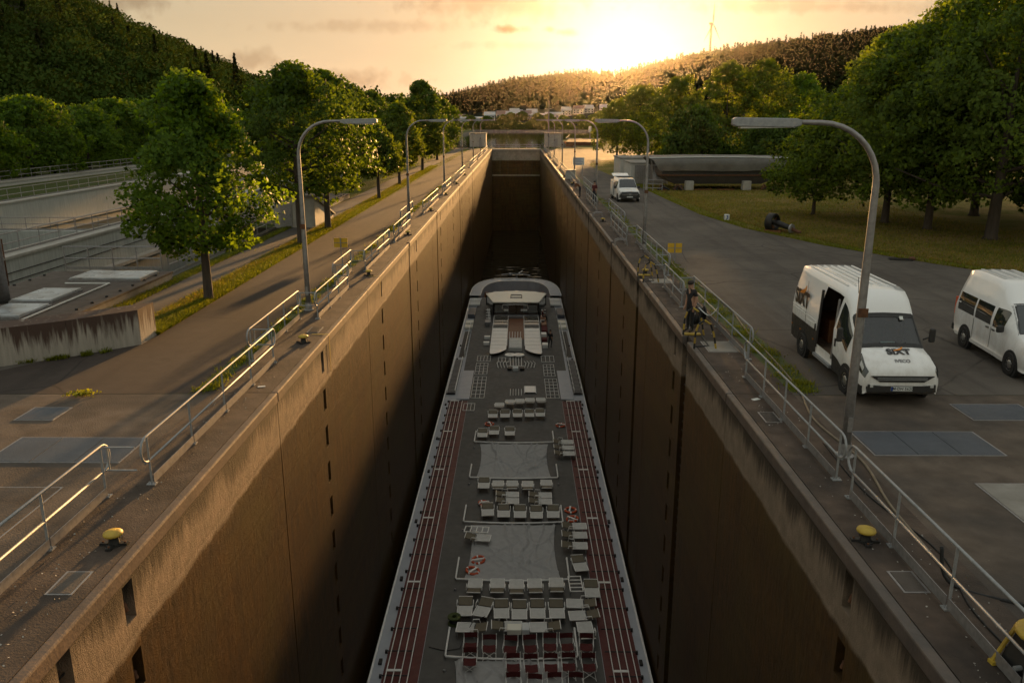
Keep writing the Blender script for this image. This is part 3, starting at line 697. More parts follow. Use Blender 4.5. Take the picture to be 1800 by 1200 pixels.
# lattice panels, pads and gangways amidships
def lattice(x0, x1, y0, y1, nx, ny, z, name='lattice_panel'):
    m = MB()
    for k in range(nx + 1): x = x0 + (x1 - x0) * k / nx; m.cyl((x, y0, z), (x, y1, z), .022, n=5)
    for k in range(ny + 1): y = y0 + (y1 - y0) * k / ny; m.cyl((x0, y, z), (x1, y, z), .022, n=5)
    return S(m, name, 'ship_white')
lattice(-3.32, -2.25, 61.2, 66.8, 3, 6, ZD + .1); lattice(-3.32, -2.25, 67.4, 70.8, 3, 4, ZD + .1); lattice(-3.3, -2.1, 71.4, 73.2, 4, 1, ZD + .1)
lattice(2.75, 3.78, 61.2, 66.2, 3, 6, ZD + .1); lattice(2.75, 3.70, 66.9, 70.4, 3, 4, ZD + .1); lattice(2.65, 3.8, 71.2, 73.2, 3, 1, ZD + .1)
lattice(-3.75, -2.9, 58.3, 59.9, 3, 1, ZD + .1); lattice(-1.35, -.35, 71.2, 72.6, 3, 1, ZD + .1)
for s in (-1, 1):
    xa, xb = (-4.45, -3.42) if s < 0 else (3.9, 4.93)
    S(MB().box(xa, xb, 61.0, 68.6, ZD + .01, ZD + .09), 'deck_pad', 'ship_blue', bevel=.03)
    ga, gb = (-5.35, -4.62) if s < 0 else (4.98, 5.70)
    g = S(MB().box(ga, gb, 62.2, 71.8, ZD + .05, ZD + .12), 'gangway', 'dark_steel')
    for k in range(26): MB().box(ga + .1, gb - .1, 62.4 + k * .36, 62.55 + k * .36, ZD + .12, ZD + .2).build('tread', 'galv_dull', g)
    for x in (ga + .04, gb - .04):
        MB().tube([(x, 62.2, ZD + .4), (x, 71.8, ZD + .4)], .03, 6).build('handrail', 'ship_white', g)
        for k in range(8):
            MB().cyl((x, 62.3 + k * 1.3, ZD + .1), (x + .05, 62.8 + k * 1.3, ZD + .42), .02, n=5).build('baluster', 'ship_white', g)
    # black sheet on the deck stands for shade in an open side recess, with handrail and the steps beside the bow terrace
    ra, rb = (-5.1, -4.5) if s < 0 else (4.95, 5.55)
    S(MB().box(ra, rb, 73, 82.5, ZD + .012, ZD + .03), 'side_well_shade', 'black_paint')
    S(MB().tube([(ra if s > 0 else rb, 72.5, ZD + .1), (ra if s > 0 else rb, 72.5, ZD + .9), (ra if s > 0 else rb, 83.5, ZD + .9), (ra if s > 0 else rb, 83.5, ZD + .1)], .035, 6), 'well_rail', 'ship_white')
    for k in range(5): S(MB().cyl((ra if s > 0 else rb, 74 + 2 * k, ZD + .1), (ra if s > 0 else rb, 74 + 2 * k, ZD + .9), .025, n=5), 'well_post', 'ship_white')
    for y in (83.3, 85.2): S(MB().box(ra - .1, rb + .1, y, y + 1.3, ZD + .05, ZD + .3), 'locker', 'ship_cream', bevel=.04)
    S(MB().box(ra - .05, rb + .15, 88.3, 91.6, ZD + .05, ZD + .5), 'equipment_box', 'hull_navy', bevel=.05)
    for k in range(2): S(MB().box((-5.35 if s < 0 else 4.35), (-4.1 if s < 0 else 5.6), 94.2 + k * 2.0, 95.95 + k * 2.0, ZD + .1, ZD + .3), 'bench_panel', 'lounger_grey', bevel=.03)
# bow terrace: raised rim round a sunken fore terrace
oo, oi = outline(98.6, 0), outline(98.6, 1.35, tip=109.3, ys=98.8)
rim = MB(); n = len(oo)
for z, d in ((ZD + .45, 0),):
    rim.add([(x, y, z) for x, y in oo] + [(x, y, z) for x, y in oi] + [(x, y, ZD - .3) for x, y in oo] + [(x, y, ZD - .9) for x, y in oi],
            [(i, i + 1, n + i + 1, n + i) for i in range(n - 1)] + [(i, 2 * n + i, 2 * n + i + 1, i + 1) for i in range(n - 1)] + [(n + i, n + i + 1, 3 * n + i + 1, 3 * n + i) for i in range(n - 1)])
S(rim, 'bow_rim', 'ship_blue', fix=True)
S(MB().tube([(x, y, ZD + .5) for x, y in oo], .05, 6), 'rim_edge', 'ship_white'); S(MB().tube([(x, y, ZD + .5) for x, y in oi], .04, 6), 'rim_edge', 'ship_white')
S(MB().prism(outline(99.35, .5), ZD - 1.0, ZD - .9), 'fore_terrace', 'wood_brown', fix=True)
for k, x in enumerate((-3.6, -2.5, -1.1, .3, 1.4, 2.6, 3.6)): S(MB().box(x - .25, x + .25, 104 - abs(x) * .3, 104.6 - abs(x) * .3, ZD - .9, ZD - .1), 'terrace_seat', 'lounger_grey' if k % 2 else 'wood_brown', bevel=.04)
mast = S(MB().cyl((.3, 110.2, ZD - .2), (.3, 110.2, ZD + .9), .12, n=10), 'bow_mast', 'galv_dull')
MB().tube([(-1.8, 110.3, ZD + .9), (-.4, 110.5, ZD + 1.0), (.9, 110.3, ZD + 1.0), (2.2, 110.2, ZD + .8)], .07, 6).build('mast_arm', 'galv_dull', mast)
MB().tube([(.2, 110.2, ZD + .8), (1.1, 111.2, ZD + 1.3)], .05, 6).build('mast_stay', 'ship_white', mast)
MB().lathe([(0, 0), (.25, .05), (.3, .2), (.2, .35), (0, .4)], (-.6, 110.2, ZD + .8), 10).build('anchor_light', 'galv_dull', mast)
# wheelhouse sunk in the deck
wh = S(MB().box(-2.35, 2.8, 89.3, 94.6, ZD, ZD + .45), 'wheelhouse', 'hull_navy')
roofp = [(-2.35, 88.9), (2.85, 88.9), (3.85, 93.6), (2.4, 94.7), (.25, 95.1), (-1.9, 94.7), (-3.35, 93.6)]
MB().prism(roofp, ZD + 1.66, ZD + 1.80).build('roof', 'ship_cream', wh, fix=True, bevel=.04)
MB().prism([(-2.3, 89.2), (2.8, 89.2), (3.6, 93.4), (.25, 94.8), (-3.1, 93.4)], ZD + .3, ZD + .5).build('console', 'wood_brown', wh, fix=True)
mo = MB(); mo.tube([(-.35, 90.8, ZD + 1.82), (-.35, 92.4, ZD + 1.86), (.9, 92.4, ZD + 1.86), (.9, 90.8, ZD + 1.82)], .05, 6); mo.build('roof_handle', 'dark_steel', wh)
MB().box(-.3, .85, 91.0, 91.35, ZD + 1.8, ZD + 1.84).build('roof_hatch', 'dark_steel', wh)
corners = [(-2.3, 89.0), (2.8, 89.0), (3.75, 93.55), (.25, 95.0), (-3.25, 93.55)]
for i, (x, y) in enumerate(corners): MB().cyl((x, y, ZD + .4), (x, y, ZD + 1.67), .06, n=6).build('window_post', 'dark_steel', wh)
for i in range(5):
    a, b = corners[i], corners[(i + 1) % 5]
    if i == 0:
        for t in (-1.0, .25, 1.5): MB().cyl((t, 89.0, ZD + .4), (t, 89.0, ZD + 1.67), .035, n=6).build('mullion', 'dark_steel', wh)
        for k in range(4):
            x0 = -2.25 + k * 1.26; MB().box(x0 + .04, x0 + 1.22, 89.02, 89.05, ZD + .42, ZD + 1.64).build('pane', 'glass_brown', wh)
    else:
        MB().add([(*a, ZD + .42), (*b, ZD + .42), (*b, ZD + 1.64), (*a, ZD + 1.64)], [(0, 1, 2, 3)]).build('pane', 'glass_brown', wh)
for q in ([(-1.3, 88.96, ZD + 1.0), (-1.25, 88.96, ZD + 1.45), (.2, 88.96, ZD + 1.5), (1.55, 88.96, ZD + 1.45), (1.6, 88.96, ZD + 1.0)],): MB().tube(q, .05, 6).build('grab_rail', 'ship_white', wh)
for x in (-1.0, -.75, .9, 1.15, 1.4): MB().lathe([(0, -.02), (.13, 0), (.13, .05), (0, .08)], (x, 88.93, ZD + .85), 10, 'Y').build('instrument', 'ship_white', wh)
for x, s in ((-2.75, -1), (3.2, 1)):
    m = MB()
    for d in (0, .35): m.tube([(x - s * .2 + d * s * .3, 86.2, ZD + .1), (x + d * s * .5, 88.6, ZD + 1.1)], .03, 6)
    for k in range(5): m.obox((x + s * (.02 + k * .03), 86.4 + k * .5, ZD + .2 + k * .2), (.5, .18, .03))
    m.build('steps', 'ship_white', wh)
    MB().box(x - .35, x + .2, 84.6, 85.9, ZD + .02, ZD + .5).build('step_box', 'galv_dull', wh, bevel=.03)
# folding canopy: two runs of panels with the aisle between
for xa, xb, s in ((-2.16, -.64, -1), (1.16, 2.70, 1)):
    for x in (xa - .03, xb + .03): S(MB().tube([(x, 73.4 if (x < 0) == (s < 0) and abs(x) > 1.7 else 75.8, ZD + .36), (x, 88.3, ZD + .36)], .04, 6), 'canopy_rail', 'ship_white')
    for k in range(10):
        y0, y1 = 88.25 - (k + 1) * 1.36, 88.25 - k * 1.36
        P = []
        for i in range(5):
            y = y0 + .03 + (y1 - y0 - .06) * i / 4; zz = ZD + .34 + .07 * math.sin(math.pi * i / 4)
            P.append([(xa, y, zz), ((xa + xb) / 2, y, zz + .012), (xb, y, zz)])
        S(MB().grid(P), 'canopy_slat', 'ship_white' if k >= 4 else ('glass_brown' if k < 3 else 'deck_grey'), smooth=True)
    P = [(xa, 74.65), (xb, 74.65)]
    c = [(xa + (xb - xa) * t, 74.6 - (1.6 * (1 - t ** 2.2) if s < 0 else 1.6 * (1 - (1 - t) ** 2.2))) for t in np.linspace(0, 1, 9)]
    S(MB().prism(c + [(xb, 74.62), (xa, 74.62)], ZD + .33, ZD + .36), 'canopy_slat', 'ship_white', fix=True)
S(MB().box(-.58, 1.1, 79.5, 88.2, ZD + .012, ZD + .03), 'aisle_mat', 'wood_brown')
S(MB().box(-2.2, 2.75, 88.3, 89.1, ZD + .02, ZD + .32), 'wheelhouse_step', 'galv_dull', bevel=.03)
for k in range(5): S(MB().cyl((-.4 + k * .28, 79.0, ZD + .05), (-.38 + k * .28, 80.6, ZD + .5), .03, n=5), 'frame_stack', 'ship_white')
S(MB().box(-.42, .86, 74.9, 78.6, ZD + .02, ZD + .42), 'stacked_frames', 'lounger_grey', bevel=.05)
for k in range(6): S(MB().box(-.42 + .1, .76, 75.1 + k * .58, 75.2 + k * .58, ZD + .42, ZD + .47), 'frame_bar', 'ship_white')
m = MB()
for k in range(4):
    for s in (-1, 1): m.tube([(.3 + s * (.75 + k * .28), 69.4, ZD + .08), (.3 + s * (.9 + k * .28), 70.4, ZD + .25), (.3 + s * (.72 + k * .28), 71.4, ZD + .1)], .03, 5)
for k in range(5): m.cyl((-.2 + k * .25, 69.8, ZD + .1), (-.25 + k * .26, 72, ZD + .3), .03, n=5)
m.tube([(-.4, 69.6, ZD + .2), (1.0, 69.6, ZD + .2)], .04, 5); S(m, 'folded_frames', 'ship_white')
S(MB().lathe([(.1, 0), (.4, .04), (.55, .16), (.5, .22), (.1, .24)], (-.25, 73.2, ZD + .02), 12), 'float', 'ship_white'); S(MB().lathe([(.1, 0), (.4, .04), (.55, .16), (.5, .22), (.1, .24)], (.55, 73.2, ZD + .02), 12), 'float', 'ship_white')
S(MB().box(.0, .5, 68.6, 69.2, ZD + .02, ZD + .3), 'tool_box', 'paper', bevel=.03); S(MB().box(-.45, -.1, 68.7, 69.3, ZD + .02, ZD + .25), 'winch', 'dark_steel', bevel=.03); S(MB().box(.65, 1.05, 68.7, 69.2, ZD + .02, ZD + .25), 'winch', 'dark_steel', bevel=.03)
for y, c in ((87.0, 'wood_brown'), (84.6, 'wood_brown'), (82.2, 'fabric_red')): S(MB().box(2.95, 3.55, y - 1, y + .9, ZD + .02, ZD + .5), 'chest', c, bevel=.05)
for y in (77, 79.2): S(MB().box(-2.95, -2.35, y, y + .5, ZD + .02, ZD + .35), 'small_box', 'ship_white', bevel=.03)
for y in (76, 78, 80): S(MB().box(2.85, 3.4, y, y + .9, ZD + .02, ZD + .4), 'small_box', 'fabric_red' if y == 78 else 'ship_white', bevel=.03)

# ------------------------------------------------------------------ things lying on the sun deck
SD = ZD + .012
lg0 = thing('sun_lounger', 'lounger', 'sun lounger', (0, 0, SD), 0, 'sun loungers lying on the ship deck')
def dent(x0, x1, y0, y1, z, t, tilt=0):
    P = []
    for i in range(4):
        y = y0 + (y1 - y0) * i / 3; P.append([(x0 + (x1 - x0) * j / 3, y, z + tilt * (y - y0) - (.012 if 0 < i < 3 and 0 < j < 3 else 0)) for j in range(4)])
    m = MB().grid(P); m.grid([[(x, y, zz - t) for x, y, zz in r][::-1] for r in P])
    e = [P[0], P[-1][::-1], [r[0] for r in P][::-1], [r[-1] for r in P]]
    for q in e: m.add(q + [(a, b, c - t) for a, b, c in q], [(i, i + 4, i + 5, i + 1) for i in range(3)])
    return m
dent(-.30, .30, -.68, .06, .34, .035).build('seat_panel', 'lounger_grey', lg0)
dent(-.30, .30, .12, .62, .36, .035, .18).build('back_panel', 'lounger_olive', lg0)
for s in (-1, 1):
    MB().obox((s * .325, -.31, .335), (.035, .78, .045)).build('side_rail', 'ship_white', lg0)
    MB().tube([(s * .36, -.05, .34), (s * .37, -.02, .50), (s * .37, .26, .52), (s * .36, .30, .36)], .02, 5).build('armrest', 'ship_white', lg0)
    for y in (-.62, .10): MB().cyl((s * .31, y, 0), (s * .315, y, .33), .02, n=5).build('leg', 'galv_dull', lg0)
for y in (-.69, .63): MB().obox((0, y, .34 if y < 0 else .45), (.64, .03, .04)).build('end_bar', 'ship_white', lg0)
ROWS = [
 ('in the foremost row', [(-.96, 58.64, 180), (-.16, 59.36, 180), (.61, 59.57, 180), (1.41, 59.76, 180), (2.27, 59.82, 180)]),
 ('in the second row from the bow', [(-1.4, 56.84, 0), (-.49, 56.9, 0), (.44, 57, 0), (1.33, 57.05, 0), (2.13, 57.13, 0)]),
 ('in the short row ahead of the foremost sheet', [(-2.01, 53.04, 0), (-1.21, 53.53, 0), (-.11, 53.37, 0)]),
 ('lying crosswise right of the foremost grey sheet', [(3.5, 51.46, 90), (3.5, 50.47, 90), (3.5, 49.5, 90)]),
 ('in the row just behind the foremost grey sheet', [(-1.59, 44.95, 0), (-.73, 44.6, 180), (.12, 44.6, 180), (1.05, 44.53, 180), (2.18, 44.7, 180)]),
 ('lying crosswise between the two grey sheets', [(-.18, 43.42, 90), (-.17, 42.6, 90), (1.74, 43.35, 90), (1.72, 42.54, 90)]),
 ('in the row just ahead of the second grey sheet', [(-1.24, 41.5, 3), (-.33, 41.35, 0), (.58, 41.28, 0), (1.5, 41.21, 0), (2.44, 41.29, -2)]),
 ('lying right of the second grey sheet', [(3.48, 39.62, 90), (3.42, 38.64, 90), (3.35, 37.54, 88), (3.5, 35.8, 8)]),
 ('in the row just behind the second grey sheet', [(-1.57, 33.66, 178), (-.5, 33.67, 180), (.4, 33.61, 180), (1.27, 33.68, 182), (2.28, 33.76, 180), (3.91, 33.56, 0)]),
 ('two rows behind the second grey sheet', [(-1.92, 32.08, 0), (-1.07, 32.02, -15), (-.28, 31.9, 2), (.53, 31.84, 0), (1.34, 31.91, 0), (2.2, 31.92, 0), (3.37, 32.35, -92), (3.42, 31.45, -86)]),
 ('lying crosswise just ahead of the red folding chairs', [(-1.5, 30.5, -94), (-.05, 30.62, 92), (1.67, 30.58, -88), (3.39, 30.25, 184)]),
]
first = True
for desc, items in ROWS:
    for k, (x, y, r) in enumerate(items):
        if desc.startswith('lying crosswise') or 'right of' in desc: pos = f'{ORD[k]} counted from the {"bow" if "right" in desc else "left"} side'
        else: pos = f'{ORD[k]} from left'
        desc2 = desc
        lab = f'grey sun lounger {desc2}, {ORD[k]} from {"the bow" if "right" in desc else "left"}'
        o = lg0 if first else dup(lg0, (x, y, SD), R(r), lab)
        if first: o.location = (x, y, SD); o.rotation_euler = (0, 0, R(r)); o['label'] = lab; first = False
tag(dup(lg0, (-1.67, 38.35, SD), R(84), 'grey sun lounger lying alone over the upper left corner of the second grey sheet'))
for i, (x, y, r, lab) in enumerate(((-1.75, 39.2, 84, 'bare white lounger frame without its panel at the second grey sheet'), (3.19, 33.97, 2, 'bare white lounger frame at the right behind the second grey sheet'))):
    f = thing('lounger_frame', lab, 'frame', (x, y, SD), R(r))
    for s in (-1, 1): MB().obox((s * .3, 0, .34), (.045, 1.3, .05)).build('side_rail', 'ship_white', f); MB().cyl((s * .3, s * .5, 0), (s * .3, s * .5, .33), .02, n=5).build('leg', 'galv_dull', f)
    for k in range(5): MB().obox((0, -.63 + k * .315, .345), (.56, .05, .03)).build('slat', 'ship_white', f)
# awning frames and sheets
for i, y in enumerate((52.0, 46.25, 40.5, 34.72, 28.85)):
    pts = [(-2.52, y + 1.95, SD + .05), (-2.52, y + 1.95, SD + .14), (-2.55, y + .12, SD + .12), (-2.50, y, SD + .12)] + [(-2.4 + 5.2 * t, y - .16 * math.sin(math.pi * t), SD + .12) for t in np.linspace(0, 1, 9)] + [(2.90, y, SD + .12), (2.95, y + .12, SD + .12), (2.93, y + 1.95, SD + .14), (2.93, y + 1.95, SD + .05)]
    a = thing('awning_hoop', f'white bent tube awning hoop lying on the deck, {ORD[i]} counted from the bow', 'awning hoop', (.2, y, SD), 0, 'awning hoops on the deck')
    MB().tube(pts, .045, 7).build('bow_tube', 'ship_white', a, world=True)
    for x in (-2.52, 2.93): MB().lathe([(.06, 0), (.06, .08), (.03, .1), (0, .1)], (x, y - .8, SD), 8).build('deck_socket', 'galv_dull', a, world=True)
def sheet_obj(y0, y1, lab, seed):
    random.seed(seed); P = []; NX, NY = 84, 72
    folds = [(random.uniform(-2, 2.4), random.uniform(-.5, .5), random.uniform(.03, .06), random.uniform(.09, .16)) for _ in range(7)]
    diag = [(random.uniform(-1, 1), random.uniform(-1, 1), random.uniform(.6, 1.4) * random.choice((-1, 1)), random.uniform(.08, .14)) for _ in range(9)]
    for i in range(NY + 1):
        v = i / NY; row = []
        pinch = .20 * math.sin(math.pi * v) ** .7
        for j in range(NX + 1):
            u = j / NX; x = -2.15 + pinch + (4.7 - 2 * pinch) * u; y = y0 + .1 + (y1 - y0 - .35) * v - .15 * math.sin(math.pi * u) * (1 - v)
            z = .05 + .02 * mnoise.noise((x * 1.3, y * 1.3, seed)) + .012 * mnoise.noise((x * 5, y * 5, seed))
            for fx, sl, w, h in folds:
                d = x - (fx + sl * (v - .5) * 3) + .25 * mnoise.noise((y * .8, fx * 3, seed)); z += h * math.exp(-(d / w) ** 2) * (.3 + .7 * v)
            for cx, cy, sl, h in diag:
                d = (x - cx * 2) - sl * ((v - .5) * 5 - cy) + .45 * mnoise.noise((x * .9, y * .9, cx * 5)); z += h * math.exp(-(d / .05) ** 2) * math.exp(-((v - .5 - cy * .3) / .28) ** 2)
            row.append((x, y, SD + max(z, .015)))
        P.append(row)
    o = MB().grid(P).build('awning_sheet', 'cloth_grey', smooth=True)
    return tag(o, lab, 'awning')
sheet_obj(46.3, 52.0, 'foremost wrinkled grey awning sheet spread on the ship deck', 3)
sheet_obj(34.8, 40.5, 'second wrinkled grey awning sheet spread on the ship deck', 5)
sheet_obj(24.0, 28.9, 'nearest wrinkled grey awning sheet under the red folding chairs', 9)
# life rings
lr0 = None
for i, (x, y, z, rx, ry, lab) in enumerate(((-1.63, 55.5, .07, 0, 0, 'orange life ring left of the deck, behind the second lounger row'), (3.57, 55.3, .07, 0, 0, 'orange life ring beside the right red band, foremost on its side'),
    (-1.49, 42.75, .1, .15, 0, 'orange life ring leaning among loungers left of the middle rows'), (3.47, 42.0, .07, 0, 0, 'upper orange life ring of the pair beside the right red band'), (3.5, 40.95, .07, .05, .1, 'lower orange life ring of the pair beside the right red band'),
    (-1.54, 36.5, .1, .1, .1, 'upper orange life ring of the pair on the second grey sheet'), (-1.77, 35.5, .1, -.1, .1, 'lower orange life ring of the pair on the second grey sheet'))):
    if lr0 is None:
        lr0 = thing('life_ring', lab, 'life ring', (x, y, SD + z), 0, 'life rings on the ship deck')
        MB().tube([(.31 * math.cos(t), .31 * math.sin(t), 0) for t in np.linspace(0, 2 * math.pi, 22)[:-1]], .065, 8, True).build('ring', 'ring_orange', lr0, smooth=True)
        for k in range(4):
            t0 = k * math.pi / 2 + .4; MB().tube([(.31 * math.cos(t), .31 * math.sin(t), 0) for t in (t0 - .13, t0, t0 + .13)], .07, 8).build('band', 'ship_white', lr0)
        MB().obox((.05, 0, .08), (.09, .62, .04), .3).build('float_light', 'ship_white', lr0)
    else:
        o = dup(lr0, (x, y, SD + z), i * .9, lab); o.rotation_euler = (rx, ry, i * .9)
# red folding director chairs
ch0 = None; i = 0
for row, lst in (('front row', ((-1.5, 29.1), (-.72, 28.95), (.15, 28.9), (.97, 28.96), (1.79, 29.07), (2.5, 29.08), (3.3, 29.08))), ('second row', ((-1.48, 28.1), (.28, 27.75), (1.0, 27.7), (1.78, 27.75), (2.5, 27.8), (3.3, 27.78))), ('last row', ((.3, 26.6), (1.1, 26.5), (1.9, 26.6), (2.7, 26.6)))):
    for k, (x, y) in enumerate(lst):
        lab = f'dark red folding chair on the ship deck, {row} at the bottom, {ORD[k]} from left'
        if ch0 is None:
            ch0 = thing('folding_chair', lab, 'chair', (x, y, SD), 0, 'red folding chairs at the picture bottom')
            P = [[(-.26 + .52 * j / 5, -.24 + .48 * q / 4, .44 - .03 * math.sin(math.pi * j / 5)) for j in range(6)] for q in range(5)]
            MB().grid(P).build('seat', 'fabric_red', ch0, smooth=True)
            P = [[(-.28 + .56 * j / 5, .27 + .03 * math.sin(math.pi * j / 5), .66 + .24 * q / 2) for j in range(6)] for q in range(3)]
            MB().grid(P).build('backrest', 'fabric_red', ch0, smooth=True)
            for s in (-1, 1):
                MB().tube([(s * .29, .27, .42), (s * .29, .28, .95)], .018, 6).build('back_post', 'ship_white', ch0)
                MB().tube([(s * .29, -.28, .64), (s * .29, .28, .65)], .02, 6).build('armrest', 'ship_white', ch0)
                MB().cyl((s * .29, -.25, .64), (s * .27, -.25, .42), .016, n=5).build('arm_post', 'ship_white', ch0)
                MB().cyl((-.27 * s, -.2, .02), (.27 * s, -.2, .44), .016, n=5).build('leg', 'ship_white', ch0)
                MB().cyl((-.27 * s, .22, .02), (.27 * s, .22, .44), .016, n=5).build('leg', 'ship_white', ch0)
                MB().cyl((s * .27, -.3, .02), (s * .27, .3, .02), .016, n=5).build('foot_bar', 'ship_white', ch0)
        else: dup(ch0, (x, y, SD), R(random.uniform(-6, 6)), lab)
# odds and ends on the deck
q = thing('deck_hatch_cover', 'bright white square cover lying near the foremost loungers', 'cover', (1.47, 63.3, SD))
MB().box(1.02, 1.92, 62.5, 64.1, SD + .1, SD + .14).build('panel', 'ship_white', q, world=True, bevel=.02)
for x in (1.0, 1.94): MB().cyl((x, 62.4, SD + .07), (x, 64.2, SD + .07), .03, n=5).build('side_rail', 'ship_white', q, world=True)
f = thing('lounger_frame', 'white slatted frame lying left of the bright square cover', 'frame', (.3, 62.6, SD))
for x in (-.15, .75): MB().cyl((x, 61.8, SD + .08), (x, 63.4, SD + .08), .03, n=5).build('side_rail', 'ship_white', f, world=True)
for k in range(5): MB().cyl((-.15 + k * .225, 61.8, SD + .1), (-.15 + k * .225, 63.4, SD + .1), .022, n=5).build('slat', 'ship_white', f, world=True)
b = thing('tool_case', 'open white case with papers on loungers ahead of the red chairs', 'case', (.35, 30.1, SD + .42))
MB().box(.0, .62, 29.9, 30.35, SD + .40, SD + .66).build('case_body', 'ship_cream', b, world=True, bevel=.03); MB().box(.64, .95, 29.85, 30.4, SD + .38, SD + .70).build('case_lid', 'paper', b, world=True, bevel=.03)
w = thing('cable_drum', 'green hose drum at the left end of the last lounger rows', 'drum', (-2.35, 31.35, SD))
MB().lathe([(.12, 0), (.3, .0), (.3, .05), (.16, .06), (.16, .3), (.3, .31), (.3, .36), (.1, .36)], (-2.35, 31.3, SD), 14).build('drum', 'moss', w, world=True)
MB().tube([(-2.35 + .2 * math.cos(t), 31.3 + .2 * math.sin(t), SD + .1 + t * .01) for t in np.linspace(0, 18, 50)], .03, 5).build('hose', 'black_paint', w, world=True)
c = MB().tube([(-3.3, 29.6, SD + .02), (-2.6, 29.35, SD + .02), (-2.0, 29.5, SD + .03), (-1.5, 30.9, SD + .42), (-1.0, 31.2, SD + .42)], .018, 5)
tag(c.build('deck_cable', 'black_paint'), 'thin black cable running from the left deck to the loungers', 'cable')
# ------------------------------------------------------------------ railings along the quay
def arc(c, r, a0, a1, n, plane_x):
    return [(plane_x, c[0] + r * math.cos(t), c[1] + r * math.sin(t)) for t in np.linspace(a0, a1, n)]
def quay_rail(x, y0, y1, lab, loops=(True, True)):
    H, Mz, r = 1.04, .53, .025
    t = thing('railing', lab, 'railing', (x, y0, .016), 0, 'galvanised quay railings')
    # top rail bends round into the middle rail at each end
    top = []
    rr = (H - Mz) / 2
    pts = []
    if loops[0]: pts += [(x, y0 + rr * .9 - rr * math.cos(a), Mz + rr + rr * math.sin(a)) for a in np.linspace(-math.pi / 2, math.pi / 2, 9)]
    else: pts += [(x, y0, H)]
    if loops[1]: pts += [(x, y1 - rr * .9 + rr * math.cos(a), Mz + rr + rr * math.sin(a)) for a in np.linspace(math.pi / 2, -math.pi / 2, 9)]
    else: pts += [(x, y1, H)]
    MB().tube(pts, r, 8).build('top_rail', 'galv', t, world=True, smooth=True)
    MB().cyl((x, y0 + .1, Mz), (x, y1 - .1, Mz), r * .9, n=8).build('middle_rail', 'galv', t, world=True, smooth=True)
    n = max(1, round((y1 - y0) / 2.0))
    for k in range(n + 1):
        y = y0 + .28 + (y1 - y0 - .56) * k / n
        m = MB().cyl((x, y, .02), (x, y, H - .01), r * .95, n=8); m.box(x - .09, x + .09, y - .07, y + .07, .018, .04); m.cyl((x - .06, y, .04), (x - .06, y, .065), .015, n=6); m.cyl((x + .06, y, .04), (x + .06, y, .065), .015, n=6)
        m.build('post', 'galv', t, world=True)
    for k in range(n):
        a = y0 + .28 + (y1 - y0 - .56) * k / n; b = y0 + .28 + (y1 - y0 - .56) * (k + 1) / n
        xs = x + (.035 if x < 0 else -.035)
        m = MB().box(xs - .006, xs + .006, a + .02, b - .02, .04, .22); m.build('toe_board', 'galv_dull', t, world=True)
    return t
def cross_gate(xa, xb, y, lab):
    t = thing('gate_bar', lab, 'barrier', ((xa + xb) / 2, y, .53), 0)
    for z in (.53, 1.0): MB().cyl((xa, y, z), (xb, y, z), .02, n=6).build('bar', 'galv', t, world=True)
    MB().cyl((xa + (xb - xa) * .12, y, .53), (xa + (xb - xa) * .12, y, 1.0), .018, n=6).build('bar', 'galv', t, world=True)
LS = [(-7.5, 4.0, 14.5), (-6.86, 14.5, 23.4), (-7.55, 23.0, 28.9), (-6.87, 28.4, 34.4), (-7.55, 34.4, 38.5), (-6.87, 38.0, 46.0), (-6.87, 47.5, 55.2), (-7.6, 55.5, 62.5), (-6.8, 62.0, 74.5), (-6.8, 78.5, 89.0), (-6.8, 94.5, 112.5), (-6.8, 124, 146), (-6.8, 150, 172), (-6.8, 176, 200)]
RS = [(6.83, 3.0, 14.55), (6.86, 14.8, 22.1), (7.42, 23.3, 31.9), (6.78, 30.4, 34.8), (7.45, 37.0, 48.0), (6.78, 47.0, 55.5), (7.6, 54.5, 64.5), (6.74, 65.0, 75.5), (7.6, 76, 90.0), (6.74, 84, 100), (6.74, 104, 124), (6.74, 130, 150), (6.74, 156, 176), (6.74, 180, 202)]
for nm, L in (('left', LS), ('right', RS)):
    for i, (x, a, b) in enumerate(L): quay_rail(x, a, b, f'galvanised tube railing with toe boards on the {nm} quay, {ORD[i]} stretch from the camera', (i > 0 or nm == 'x', True))
for xa, xb, y, lab in ((-7.48, -6.88, 14.3, 'short cross bars joining the first two left railings'), (-7.5, -6.9, 23.3, 'short cross bars joining the second and third left railings'), (-7.5, -6.9, 28.6, 'short cross bars at the foot of the first left lamp'),
    (-7.5, -6.9, 34.4, 'short cross bars joining the fourth and fifth left railings'), (-7.5, -6.9, 38.3, 'short cross bars joining the fifth and sixth left railings'), (6.82, 7.4, 31.6, 'short cross bars behind the standing man'), (6.8, 7.42, 37.2, 'short cross bars at the yellow sign on the right quay'), (6.8, 7.42, 47.6, 'short cross bars beyond the second right lamp')):
    cross_gate(xa, xb, y, lab)

